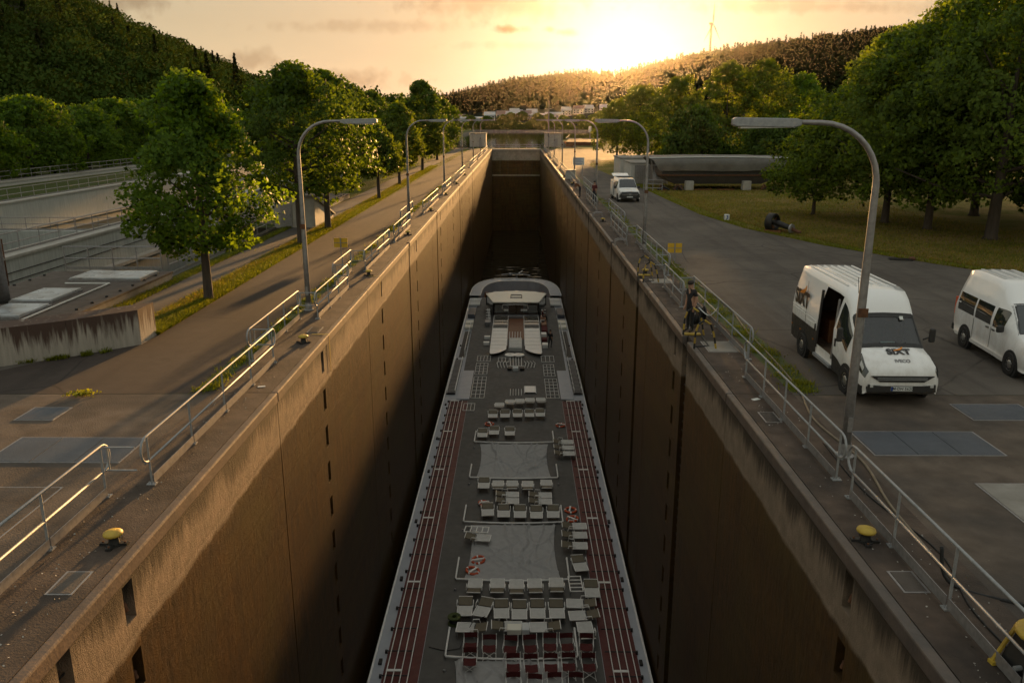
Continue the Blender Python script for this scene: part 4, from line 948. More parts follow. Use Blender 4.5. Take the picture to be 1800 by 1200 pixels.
# ------------------------------------------------------------------ lamp posts
def lamp(x, y, s, lab):
    t = thing('street_lamp', lab, 'street lamp', (x, y, .016), 0, 'curved street lamps along the quays')
    MB().lathe([(.20, 0), (.20, .03), (.14, .05), (.12, .3), (.11, .3)], (0, 0, 0), 12).build('base', 'galv_dull', t)
    h = 5.75; rr = 1.2
    pts = [(0, 0, .05), (0, 0, 2.0), (0, 0, 4.2), (0, 0, h)] + [(s * (rr - rr * math.cos(a)), 0, h + rr * math.sin(a)) for a in np.linspace(.15, math.pi / 2, 9)] + [(s * (rr + .45), 0, h + rr + .01)]
    rad = [.105, .095, .08, .068] + [.06 - .0012 * k for k in range(9)] + [.045]
    MB().tube(pts, rad, 10).build('pole', 'galv_dull', t, smooth=True)
    m = MB(); x0, x1 = s * (rr + .38), s * (rr + 1.72); z = h + rr
    for k, (xx, w, zt, zb) in enumerate(((x0, .05, .05, -.05), (x0 + s * .12, .10, .08, -.08), (x0 + s * .2, .13, .08, -.09), (x1 - s * .06, .12, .10, -.07), (x1, .09, .07, -.04))):
        m.v += [(xx, -w, z + zb), (xx, w, z + zb), (xx, w * .9, z + zt), (xx, -w * .9, z + zt)]
    for k in range(4):
        for j in range(4): q = (j + 1) % 4; m.f.append((k * 4 + j, k * 4 + q, k * 4 + 4 + q, k * 4 + 4 + j)); m.m.append(0)
    m.f += [(0, 3, 2, 1), (16, 17, 18, 19)]; m.m += [0, 0]
    hd = m.build('lamp_head', 'galv', t, fix=True, bevel=.015)
    MB().obox(((x0 + x1) / 2, 0, z - .085), (1.05, .2, .03), 0, 0, s * .012).build('lens', 'lamp_lens', hd)
    MB().box(-.1, .1, -.115, -.085, 3.1, 3.28).build('clamp_box', 'rust', t)
    MB().obox((s * .0, -.11, .75), (.10, .03, .32)).build('service_door', 'galv_dull', t)
for i in range(6): lamp(-7.55, 30.1 + 29.6 * i, 1, f'curved grey street lamp on the left quay, {ORD[i]} from the camera')
for i in range(7): lamp(7.5, 16.3 + 29.0 * i, -1, f'curved grey street lamp on the right quay, {ORD[i]} from the camera')
mst = thing('steel_mast', 'thick grey steel mast cut off by the left picture edge', 'mast', (-18.95, 29.6, .42))
MB().cyl((-18.95, 29.6, .42), (-18.95, 29.6, 9.5), .30, .17, 14).build('pole', 'galv_dull', mst, world=True, smooth=True); MB().cyl((-18.95, 29.6, .42), (-18.95, 29.6, .5), .42, .42, 14).build('base', 'dark_steel', mst, world=True)

# ------------------------------------------------------------------ bollards, plates and small quay fittings
b0 = None; BS = .76
for x, y, lab in ((-6.47, 12.4, 'yellow topped mushroom bollard nearest the camera on the left quay'), (-6.55, 25.4, 'yellow topped bollard beside the yellow stripe on the left quay'), (-6.52, 37.2, 'yellow topped bollard, third on the left quay'), (-6.5, 51, 'small pale bollard, fourth on the left quay'), (-6.5, 65, 'small pale bollard, fifth on the left quay'), (-6.5, 79, 'small pale bollard, sixth on the left quay'), (-6.5, 93, 'tiny bollard, seventh on the left quay'), (-6.5, 108, 'tiny bollard, eighth on the left quay'),
    (6.42, 12.6, 'yellow topped mushroom bollard nearest the camera on the right quay'), (6.5, 58.0, 'pale bollard past the second lamp on the right quay'), (6.42, 37.6, 'pale bollard framed by the further ladder hoops on the right quay'), (6.5, 92, 'tiny bollard far along the right quay'), (6.5, 106, 'farthest tiny bollard on the right quay')):
    if b0 is None:
        b0 = thing('mooring_bollard', lab, 'bollard', (x, y, .016), 0, 'mushroom bollards along the lock')
        MB().lathe([(.13, .02), (.115, .1), (.10, .2), (.13, .25)], (0, 0, 0), 16).build('neck', 'black_paint', b0, smooth=True)
        MB().lathe([(.10, .22), (.20, .24), (.215, .27), (.20, .31), (.12, .345), (0, .355)], (0, 0, 0), 18).build('cap', 'yellow_paint', b0, smooth=True)
        MB().obox((0, 0, .015), (.34, .34, .03), .78).build('base_plate', 'black_paint', b0)
        for k in range(4):
            a = k * math.pi / 2; MB().obox((.22 * math.cos(a), .22 * math.sin(a), .03), (.18, .12, .06), a).build('foot', 'black_paint', b0)
            MB().cyl((.25 * math.cos(a), .25 * math.sin(a), .06), (.25 * math.cos(a), .25 * math.sin(a), .09), .025, n=6).build('bolt', 'rust', b0)
        b0.scale = (BS,) * 3
    else: dup(b0, (x, y, .016), .2 * random.uniform(-1, 1), lab)
def plate(x0, x1, y0, y1, lab, mat='hatch_plate', z=.010, cat='cover plate', n=1, grp=None):
    r = thing('cover_plate', lab, cat, ((x0 + x1) / 2, (y0 + y1) / 2, z))
    for k in range(n):
        a = x0 + (x1 - x0) * k / n; b = x0 + (x1 - x0) * (k + 1) / n
        MB().box(a + .008, b - .008, y0, y1, z - .05, z + .012).build('plate', mat, r, world=True)
    m = MB()
    for (a, b, c, d) in ((x0 - .035, x0, y0 - .035, y1 + .035), (x1, x1 + .035, y0 - .035, y1 + .035), (x0, x1, y0 - .035, y0), (x0, x1, y1, y1 + .035)): m.box(a, b, c, d, z - .05, z + .006)
    m.build('frame', 'galv_dull', r, world=True)
plate(-10.9, -8.05, 15.85, 17.2, 'row of three dark blue steel cover plates on the left apron', n=3)
plate(-11.75, -10.85, 18.35, 19.2, 'single small blue steel cover plate near the left wing wall')
plate(8.2, 11.0, 16.35, 17.7, 'row of three dark blue steel cover plates on the right apron', n=3)
plate(11.5, 13.2, 18.5, 19.6, 'dark blue steel cover plate near the white van on the right apron')
plate(6.40, 6.74, 11.05, 11.6, 'small grey plate in the right walkway near the first bollard', 'hatch_brown', .02)
plate(-6.78, -6.42, 10.9, 11.5, 'small grey plate in the left walkway near the first bollard', 'hatch_brown', .02)
plate(6.42, 6.75, 18.3, 18.95, 'dark sunken plate in the right walkway', 'dark_steel', .02)
plate(-6.75, -6.4, 26.7, 27.4, 'small plate beside the second left bollard', 'dark_steel', .02)
plate(6.44, 7.35, 24.4, 25.6, 'light concrete slab let into the right walkway by the ladder hoops', 'concrete', .02)
plate(6.44, 7.35, 35.5, 36.4, 'light concrete slab by the further ladder hoops', 'concrete', .02)
plate(9.6, 13.6, 12.1, 14.9, 'large concrete slab outlined by metal strips on the right apron', 'concrete', .010)
plate(-12.6, -8.6, 11.8, 14.6, 'large concrete slab outlined by metal strips on the left apron', 'apron', .010)
# striped ladder hoops
def striped(mb_pts, r, parent):
    P = [Vector(p) for p in mb_pts]; fine = []
    for a, b in zip(P, P[1:]):
        n = max(1, int((b - a).length / .05)); fine += [a.lerp(b, k / n) for k in range(n)]
    fine.append(P[-1]); step = 4; col = 0
    for k in range(0, len(fine) - 1, step):
        MB().tube(fine[k:k + step + 1], r, 7).build('hoop_stripe', 'yellow_paint' if col else 'black_paint', parent, world=True); col ^= 1
for (ya, yb, lab) in ((24.75, 26.5, 'black and yellow striped ladder hoops at the slot by the standing man'), (35.6, 37.3, 'black and yellow striped ladder hoops at the further slot')):
    t = thing('ladder_hoops', lab, 'handrail', (6.3, (ya + yb) / 2, 0))
    for y in (ya, yb):
        striped([(6.02, y, .0), (6.04, y, .55), (6.12, y, .82), (6.3, y, .95), (6.5, y, .82), (6.62, y, .5), (6.72, y, 0)], .032, t)
    MB().box(6.05, 6.6, yb - .12, yb + .1, .03, .07).build('landing_plate', 'yellow_paint', t, world=True)
    MB().tube([(6.05, ya + .2, .03), (6.55, ya + .3, .03), (6.6, yb - .3, .03)], .03, 6).build('edge_bar', 'black_paint', t, world=True)
for y, lab in ((46.5, 'low grey ladder hoop beyond the second right lamp'), (60.5, 'low grey ladder hoop near the pale right bollard'), ):
    t = thing('ladder_hoops', lab, 'handrail', (6.3, y, 0))
    for d in (0, .5): MB().tube([(6.05, y + d, .02), (6.05, y + d, .3), (6.25, y + d, .38), (6.7, y + d, .36), (6.75, y + d, .02)], .028, 6).build('hoop', 'galv_dull', t, world=True)
# heap of dark cases and cable on the walkway
for x, y, lab in ((6.6, 27.6, 'dark bundle of gear behind the standing man on the walkway'), (7.05, 28.6, 'dark cable reel against the right railing')):
    t = thing('cable_reel', lab, 'reel', (x, y, .016)); 
    MB().lathe([(.05, -.16), (.26, -.16), (.26, -.12), (.12, -.11), (.12, .11), (.26, .12), (.26, .16), (.05, .16)], (0, 0, .27), 14, 'X').build('drum', 'black_paint', t)
    MB().tube([(.0 + .02 * k % .2 - .1, .17 * math.cos(k), .27 + .17 * math.sin(k)) for k in range(40)], .022, 5).build('cable', 'rubber', t)
    MB().tube([(-.2, -.3, 0), (-.2, 0, .27), (-.2, .3, 0)], .02, 5).build('stand', 'galv_dull', t)
# hose and cables running along the right railing
def snake(pts, r, mat, name, lab, cat):
    P = [Vector(p) for p in pts]; out = []
    for i in range(len(P) - 1):
        a = P[max(i - 1, 0)]; b = P[i]; c = P[i + 1]; d = P[min(i + 2, len(P) - 1)]
        for k in range(8):
            t = k / 8; out.append(.5 * ((2 * b) + (c - a) * t + (2 * a - 5 * b + 4 * c - d) * t * t + (3 * b - a - 3 * c + d) * t ** 3))
    out.append(P[-1]); return tag(MB().tube(out, r, 6).build(name, mat, smooth=True), lab, cat)
snake([(8.5, 66, .03), (8.0, 58, .03), (8.3, 50, .03), (8.6, 45, .03), (8.2, 40, .04), (8.35, 36, .03), (8.6, 31, .03), (8.3, 27, .03), (8.15, 23, .03), (7.95, 20.5, .03), (7.6, 18.4, .03), (7.75, 16, .03), (7.45, 14, .03), (7.35, 12.5, .03), (7.3, 11.4, .03)], .028, 'cable_tan', 'hose', 'tan hose snaking along the right railing', 'hose')
snake([(7.3, 17, .03), (7.2, 14.5, .03), (7.5, 12.2, .03), (7.15, 10.4, .03), (7.3, 8, .03)], .016, 'rubber', 'cable', 'thin black cable along the right railing near the camera', 'cable')
snake([(7.05, 11.4, .6), (7.2, 11.2, .05), (8.2, 10.6, .03), (9.6, 9.9, .03)], .03, 'rubber', 'cable', 'thick black cable crossing the right apron to the railing', 'cable')
snake([(6.95, 28.5, .5), (7.2, 27.9, .35), (7.45, 27.7, .7)], .018, 'paper', 'cable', 'pale cable slung from reel to railing', 'cable')
# steel mooring gear at the lower right corner
g = thing('yellow_machine', 'yellow and black steel machine at the lower right corner', 'machine', (7.17, 8.93, .016), R(8))
MB().add([(-.3, -.6, 0), (.5, -.6, 0), (.5, .45, 0), (-.3, .45, 0), (-.15, -.55, .62), (.5, -.55, .62), (.5, .35, .62), (-.15, .35, .62)], [(4, 5, 6, 7), (0, 1, 5, 4), (1, 2, 6, 5), (2, 3, 7, 6), (3, 0, 4, 7)]).build('body', 'black_paint', g)
MB().lathe([(.0, .62), (.3, .62), (.33, .66), (.3, .70), (0, .72)], (.0, .12, 0), 16).build('head', 'yellow_paint', g, smooth=True)
for a, b in (((-.33, .48, .05), (-.15, .37, .66)), ((-.33, -.62, .05), (-.16, -.57, .66))): MB().cyl(a, b, .03, n=6).build('edge_frame', 'yellow_paint', g)
MB().obox((-.12, .47, .03), (.5, .1, .05)).build('foot', 'yellow_paint', g)
for k in range(4): MB().cyl((-.24 + .03 * k, .1 - .18 * k, .2 + .1 * (k % 2)), (-.34 + .03 * k, .1 - .18 * k, .2 + .1 * (k % 2)), .035, n=8).build('bolt', 'galv', g)
MB().cyl((.2, -.1, .7), (.2, -.1, .95), .07, n=10).build('spindle', 'dark_steel', g)
# yellow sign boards seen from behind
for x, y, lab in ((-9.0, 42.9, 'yellow board on a thin post on the left road'), (8.45, 41.2, 'yellow board on a thin post on the right quay')):
    t = thing('sign', lab, 'sign', (x, y, .01))
    for i in (-1, 1):
        for j in (-1, 1): MB().box(i * .185 - .175, i * .185 + .175, -.012, .012, .70 + j * .125 - .118, .70 + j * .125 + .118).build('board_panel', 'yellow_sign', t)
    MB().box(-.03, .03, -.035, -.013, .45, .96).build('bracket', 'galv_dull', t); MB().box(-.36, .36, -.03, -.014, .685, .715).build('bracket', 'galv_dull', t)
    MB().cyl((0, -.03, 0), (0, -.03, .5), .022, n=8).build('post', 'galv_dull', t)
# white information board
t = thing('sign', 'white board with lines of dark lettering on the far right quay', 'sign', (8.05, 104, .01))
MB().box(-.72, .72, -.03, .03, 1.5, 2.45).build('board', 'paper', t); 
for k, (a, b) in enumerate(((-.5, .5), (-.4, .36), (-.58, .6), (-.45, .47))): MB().box(a, b, -.037, -.031, 2.28 - k * .21, 2.34 - k * .21).build('lettering', 'eu_blue', t)
for x in (-.5, .5): MB().cyl((x, .05, 0), (x, .05, 1.6), .04, n=8).build('post', 'galv', t)
t = thing('equipment_cabinet', 'pale grey control cabinet on the far right quay beside the white board', 'cabinet', (6.9, 101.5, .016))
MB().box(-.6, .6, -.4, .4, 0, 1.0).build('body', 'concrete_light', t, bevel=.03); MB().box(-.7, .7, -.5, .5, 1.0, 1.1).build('lid', 'galv', t, bevel=.02)
# concrete towers and mast at the upper gate
for x, y, nm in ((-10.3, 226, 'left'), (9.9, 226, 'right')):
    t = thing('gate_tower', f'square grey concrete tower at the far end, {nm} of the gate', 'tower', (x, y, 0))
    for k in range(3): MB().box(x - 2.2 + k * 1.47 + .01, x - .74 + k * 1.47 - .01, y - 2.5, y + 2.5, 0, 3.35).build('wall_panel', 'concrete_light', t, world=True)
    MB().box(x - 2.3, x + 2.3, y - 2.6, y + 2.6, 3.352, 3.6).build('roof', 'concrete', t, world=True)
    MB().box(x + .3, x + 1.2, y - 2.56, y - 2.503, .05, 2.1).build('door', 'galv_dull', t, world=True)
t = thing('signal_mast', 'tall signal mast with a cross arm at the far right gate tower', 'mast', (8.0, 206, 0))
MB().cyl((8.0, 206, 0), (8.0, 206, 11.5), .17, .10, 10).build('pole', 'galv_dull', t, world=True); MB().cyl((7.0, 206, 9.6), (8.8, 206, 9.6), .06, n=6).build('arm', 'galv_dull', t, world=True)
MB().box(7.8, 8.15, 205.7, 205.95, 3.0, 3.9).build('signal_box', 'dark_steel', t, world=True)
t = thing('signal_mast', 'small white signal light on the right canal bank', 'mast', (23, 262, 0))
MB().cyl((23, 262, 0), (23, 262, 3.2), .12, n=8).build('pole', 'galv_dull', t, world=True); MB().box(22.6, 23.4, 261.7, 262.3, 3.2, 5.0).build('signal_box', 'paper', t, world=True, bevel=.1)
# moored pontoon and stone ramp by the upper canal
t = thing('pontoon', 'rusty pontoon with railings moored right of the upper canal', 'boat', (20, 245, -1.2))
MB().add([(14, 236, -.3), (24, 232, -.3), (26, 250, -.3), (16, 252, -.3), (14, 236, 1.0), (24, 232, 1.0), (26, 250, 1.6), (16, 252, 1.6)], [(4, 5, 6, 7), (0, 1, 5, 4), (1, 2, 6, 5), (2, 3, 7, 6), (3, 0, 4, 7)]).build('hull', 'rust', t, world=True)
for a, b in (((14, 236, 1.9), (24, 232, 1.9)), ((24, 232, 1.9), (26, 250, 2.6)), ((14, 236, 1.9), (16, 252, 2.6))): MB().cyl(a, b, .08, n=6).build('rail', 'galv', t, world=True)
# ------------------------------------------------------------------ vehicles
class Loft:
    """van body: stations (s, z_bottom, z_top, half width low, half width high); front at s = 0, local -y is forward"""
    FR = (0, .16, .34, .50, .64, .78, .90)
    def __init__(s, st): s.st = st; s.K = 2 * (len(s.FR) + 2) + 1
    def at(s, d):
        st = s.st
        if d <= st[0][0]: return st[0]
        for a, b in zip(st, st[1:]):
            if d <= b[0]:
                t = (d - a[0]) / (b[0] - a[0]); return tuple(p + (q - p) * t for p, q in zip(a, b))
        return st[-1]
    def section(s, d):
        _, zb, zt, wl, wh = s.at(d); h = zt - zb; L = []
        for f in s.FR:
            w = wl * (.97 + .03 * math.sin(min(f / .4, 1) * math.pi / 2)) if f <= .5 else wl + (wh - wl) * ((f - .5) / .4) ** 1.35
            L.append((-w, zb + h * f))
        r = min(.10, h * .1)
        L.append((-wh + r * .5, zt - r * .28)); L.append((-wh * .55, zt - .004))
        return L + [(0, zt + .008)] + [(-x, z) for x, z in L[::-1]]
    def P(s, d, u, off=0):
        sec = s.section(d); i = int(min(max(math.floor(u), 0), s.K - 2)); t = u - i
        a, b = sec[i], sec[i + 1]; p = Vector((a[0] + (b[0] - a[0]) * t, d, a[1] + (b[1] - a[1]) * t))
        if off:
            e = .02; q1 = s.section(d + e); q0 = s.section(max(d - e, 0))
            tu = Vector((b[0] - a[0], 0, b[1] - a[1]))
            m1 = Vector((q1[i][0] + (q1[i + 1][0] - q1[i][0]) * t, d + e, q1[i][1] + (q1[i + 1][1] - q1[i][1]) * t))
            m0 = Vector((q0[i][0] + (q0[i + 1][0] - q0[i][0]) * t, max(d - e, 0), q0[i][1] + (q0[i + 1][1] - q0[i][1]) * t))
            nn = (m1 - m0).cross(tu)
            if nn.length > 1e-9:
                nn.normalize()
                c = Vector((0, d, (s.at(d)[1] + s.at(d)[2]) / 2))
                if nn.dot(p - c) < 0: nn = -nn
                p = p + nn * off
        return p
    def body(s, ds, skip=None):
        m = MB(); secs = [[(x, d, z) for x, z in s.section(d)] for d in ds]
        n = s.K; m.v = [q for r in secs for q in r]
        for i in range(len(ds) - 1):
            for j in range(n - 1):
                if skip and skip((ds[i] + ds[i + 1]) / 2, j): continue
                m.f.append((i * n + j, (i + 1) * n + j, (i + 1) * n + j + 1, i * n + j + 1)); m.m.append(0)
        m.f.append(tuple(range(n))); m.f.append(tuple(range((len(ds) - 1) * n + n - 1, (len(ds) - 1) * n - 1, -1))); m.m += [0, 0]
        m.f.append(tuple([i * n for i in range(len(ds))] + [i * n + n - 1 for i in range(len(ds) - 1, -1, -1)])); m.m.append(0)
        return m
    def patch(s, d0, d1, u0, u1, off=.006, nd=8, nu=8, skew=0):
        P = []
        for i in range(nd + 1):
            row = []
            for j in range(nu + 1):
                u = u0 + (u1 - u0) * j / nu; d = d0 + (d1 - d0) * i / nd + skew * (j / nu)
                row.append(tuple(s.P(d, u, off)))
            P.append(row)
        return MB().grid(P)
def wheel(parent, x, y, r, side):
    t = MB().lathe([(r * .60, -.10), (r * .93, -.10), (r, -.06), (r, .06), (r * .93, .10), (r * .60, .10), (r * .60, -.10)], (x, y, r), 24, 'X').build('wheel', 'rubber', parent, smooth=False)
    prof = [(r * .60, .07), (r * .55, .09), (r * .42, .05), (r * .36, .085), (r * .18, .095), (0, .10)]
    rm = MB().lathe([(a, side * b) for a, b in prof], (x, y, r), 20, 'X').build('rim', 'rim_metal', t, smooth=True)
    m = MB()
    for k in range(8):
        a = k * math.pi / 4; m.obox((x + side * .078, y + r * .47 * math.cos(a), r + r * .47 * math.sin(a)), (.01, .07, .07))
    m.build('rim_hole_shade', 'rubber', t)  # dark pads on the rim stand for the shade in its holes
def flat_text(body, size, loc, rot, mat, parent, bold, name='lettering', ext=.003):
    me = text_mesh(body, size, ext, bold); o = mkobj(name, me, mat, parent); o.location = loc; o.rotation_euler = rot; return o
def swoosh(parent, loc, rot, sx):
    P = [(-.30, -.12), (-.16, -.02), (.0, .03), (.16, .10), (.30, .22), (.34, .20), (.28, .06), (.12, -.06), (-.05, -.10)]
    o = MB().prism([(x * sx, y * sx) for x, y in P], -.003, .004).build('logo_flame', 'logo_orange', parent, fix=True); o.location = loc; o.rotation_euler = rot

# --- delivery van with its side door open
iv = thing('delivery_van', 'white high roof delivery van with its side door open and black lettering', 'van', (10.08, 19.42, .006), R(-1.2))
IV = Loft([(0, .42, .80, .82, .70), (.05, .33, .93, .93, .84), (.16, .30, 1.05, .98, .90), (.45, .30, 1.22, 1.0, .88), (.80, .30, 1.36, 1.0, .84), (1.20, .30, 1.74, 1.0, .83), (1.50, .30, 2.02, 1.0, .82), (1.62, .32, 2.22, 1.0, .80), (1.80, .32, 2.42, 1.0, .79), (2.10, .34, 2.58, 1.0, .80), (2.5, .34, 2.63, 1.0, .81), (5.75, .36, 2.63, 1.0, .81), (5.88, .38, 2.60, .98, .79), (5.92, .40, 2.55, .95, .77)])
ds = [0, .05, .10, .16, .3, .45, .62, .80, 1.0, 1.2, 1.35, 1.5, 1.62, 1.7, 1.8, 1.95, 2.10, 2.2, 2.5, 3.0, 3.45, 4, 4.5, 5, 5.75, 5.88, 5.92]
door = lambda d, j: (2.2 < d < 3.45 and 1 <= j <= 5) or (.8 < d < 1.5 and 7 <= j <= 10)
IV.body(ds, door).build('body', 'van_white', iv, smooth=True, fix=False)
m = MB(); m.box(-.94, .9, 2.05, 5.6, .55, .60); m.box(.74, .78, 2.05, 5.6, .60, 2.4); m.box(-.76, .76, 2.0, 2.05, .6, 2.4); m.box(-.76, .76, 5.55, 5.6, .6, 2.4)
m.build('cargo_hold', 'interior', iv)
m = MB().box(-.5, .5, 3.9, 5.2, .60, 1.3); m.box(-.7, -.2, 2.4, 2.9, .6, .95); m.build('cargo', 'wood_brown', iv, bevel=.03)
MB().box(-.62, -.40, 2.3, 2.42, .6, 1.25).build('cargo', 'ring_orange', iv)
MB().box(-1.06, -.98, 2.15, 3.5, .36, .44).build('door_sill', 'galv', iv)
MB().cyl((-1.0, 2.19, .62), (-.93, 2.19, 2.3), .03, n=6).build('door_frame', 'galv_dull', iv); MB().cyl((-1.0, 3.46, .62), (-.93, 3.46, 2.3), .04, n=6).build('door_frame', 'plastic_dark', iv)
IV.patch(.80, 1.50, 7.0, 11.0, -.004, 10, 12).build('windscreen', 'clear_glass', iv, smooth=True)
for a in ((.78, 1.53, 6.45, 7.12), (.78, 1.53, 10.88, 11.55), (.78, .88, 7.1, 10.9), (1.46, 1.54, 7.1, 10.9)): IV.patch(*a, .006, 8, 8).build('windscreen_frame', 'plastic_dark', iv, smooth=True)
MB().box(-.9, .9, .78, 1.22, .95, 1.24).build('dashboard', 'plastic_dark', iv, bevel=.05)
sw = MB(); sw.tube([(.4 + .19 * math.cos(a), 1.34 + .05 * math.sin(a), 1.32 + .17 * math.sin(a)) for a in np.linspace(0, 6.28, 17)[:-1]], .018, 6, True); sw.build('steering_wheel', 'plastic_dark', iv)
MB().box(-.93, .93, 1.0, 2.0, .5, .56).build('cab_floor', 'plastic_dark', iv); MB().box(-.80, .80, 1.985, 1.998, .56, 2.3).build('bulkhead', 'seat_cloth', iv)
for u0, u1 in ((3.3, 5.7), (12.3, 14.7)):
    IV.patch(1.20, 2.05, u0, u1, .008, 5, 4, 0).build('side_window', 'glass_dark', iv, smooth=True)
for u0, u1 in ((.02, 1.25), (16.75, 17.98)):
    IV.patch(.62 if u0 < 5 else .62, 2.15 if u0 < 5 else 5.86, u0, u1, .012, 10, 3).build('side_cladding', 'plastic_dark', iv, smooth=True)
IV.patch(3.5, 5.86, .02, 1.9, .012, 8, 3).build('side_cladding', 'plastic_dark', iv, smooth=True)
IV.patch(.0, .62, .05, 1.9, .014, 6, 5).build('bumper', 'plastic_dark', iv); IV.patch(.0, .62, 16.1, 17.95, .014, 6, 5).build('bumper', 'plastic_dark', iv)
fr = MB(); sec = IV.section(.0); fr.prism([(-.86, .40), (.86, .40), (.84, .60), (.5, .56), (-.5, .56), (-.84, .60)], 0, .03); fr.prism([(-.55, .66), (.55, .66), (.80, .82), (-.80, .82)], 0, .02)
o = fr.build('grille', 'plastic_dark', iv); o.rotation_euler = (R(90), 0, 0); o.location = (0, .0, 0)
for z in (.715, .76): MB().box(-.62, .62, -.028, -.02, z, z + .018).build('grille_bar', 'galv', iv)
for s in (-1, 1):
    u = (4.6, 6.8) if s < 0 else (13.4, 11.2)
    hl = IV.patch(.06, .60, u[0] - (.3 if s < 0 else -.3), u[1], .012, 6, 4, .0).build('headlight', 'glass_dark', iv, smooth=True)
    IV.patch(.16, .40, u[0] + (.5 if s < 0 else -.5), u[1] + (-.7 if s < 0 else .7), .020, 4, 3).build('lens', 'lamp_lens', hl, smooth=True)
    MB().obox((s * .66, -.005, .56), (.26, .04, .07), s * -.1).build('fog_light', 'lamp_lens', iv)
    MB().tube([(s * 1.02, 1.32, 1.42), (s * 1.16, 1.25, 1.5)], .025, 6).build('mirror_arm', 'plastic_dark', iv)
    MB().obox((s * 1.2, 1.22, 1.56), (.16, .10, .38)).build('mirror', 'plastic_dark', iv, bevel=.04)
    for y, in ((1.05,), (4.65,)):
        MB().lathe([(0, s * 1.0 - (.004 if s < 0 else -.004)), (.46, s * 1.012), (.46, s * .9)], (0, y, .36), 22, 'X').build('wheel_arch_shade', 'rubber', iv)  # dark disc on the body side stands for the shaded wheel hollow
        wheel(iv, s * .93, y, .36, s)
    for k in range(1): MB().tube([(s * .25 - .35, .78, 1.385), (s * .35 + .1, .74, 1.37)], .012, 5).build('wiper', 'plastic_dark', iv)
for k in range(7):
    x = -.63 + k * .21; MB().box(x - .03, x + .03, 2.45, 5.6, 2.625, 2.655).build('roof_rib', 'van_white', iv, bevel=.012)
for (y0, y1, z) in ((3.5, 4.5, 1.22), (4.5, 5.8, 1.42), (3.5, 5.8, 1.34)): MB().box(-1.008, -1.0, y0, y1, z - .012, z + .012).build('body_crease', 'van_white', iv)
for y in (3.5, 4.55): MB().box(-1.006, -1.0, y - .008, y + .008, .75, 2.35).build('door_seam', 'plastic_dark', iv) if y > 4 else None
MB().obox((-1.015, 3.62, 1.15), (.03, .05, .22)).build('door_handle', 'plastic_dark', iv); MB().obox((-1.015, 1.98, 1.15), (.03, .05, .22)).build('door_handle', 'plastic_dark', iv)
for y in (3.7, 4.9, 5.7): MB().obox((-1.014, y, .78), (.014, .08, .04)).build('side_marker', 'lamp_amber', iv)
MB().cyl((-.55, 1.92, 2.53), (-.57, 2.0, 2.95), .008, n=5).build('antenna', 'plastic_dark', iv)
MB().obox((.0, 1.02, 1.36), (.36, .02, .18), 0, R(-42)).build('paper', 'paper_teal', iv); MB().obox((.42, 1.40, 1.98), (.09, .02, .10), 0, R(-40)).build('paper', 'paper', iv)
for x in (-.4, .45): MB().box(x - .22, x + .22, 1.75, 1.95, .9, 1.75).build('seat', 'seat_cloth', iv, bevel=.06)
pl = MB().box(-.27, .27, -.045, -.035, .44, .55).build('number_plate', 'paper', iv)
MB().box(-.268, -.222, -.050, -.0455, .442, .548).build('plate_band', 'eu_blue', pl)
flat_text('M-DH 5620', .105, (.025, -.047, .495), (R(90), 0, 0), 'logo_black', pl, .0015, ext=.001)
sl = math.atan2(1.22 - 1.05, .45 - .16)
flat_text('SIXT', .30, (.08, .56, 1.292), (math.atan2(.15, .35), 0, 0), 'logo_black', iv, .012)
swoosh(iv, (.08, .64, 1.335), (math.atan2(.15, .35), 0, 0), .45)
flat_text('IVECO', .135, (.08, .27, 1.130), (math.atan2(.17, .29) + .12, 0, 0), 'galv_dull', iv, .006)
flat_text('SIXT', .62, (-1.006, 5.0, 1.72), (R(90), 0, R(-90)), 'logo_black', iv, .028)
swoosh(iv, (-1.008, 4.95, 1.98), (R(90), 0, R(-90)), .95)

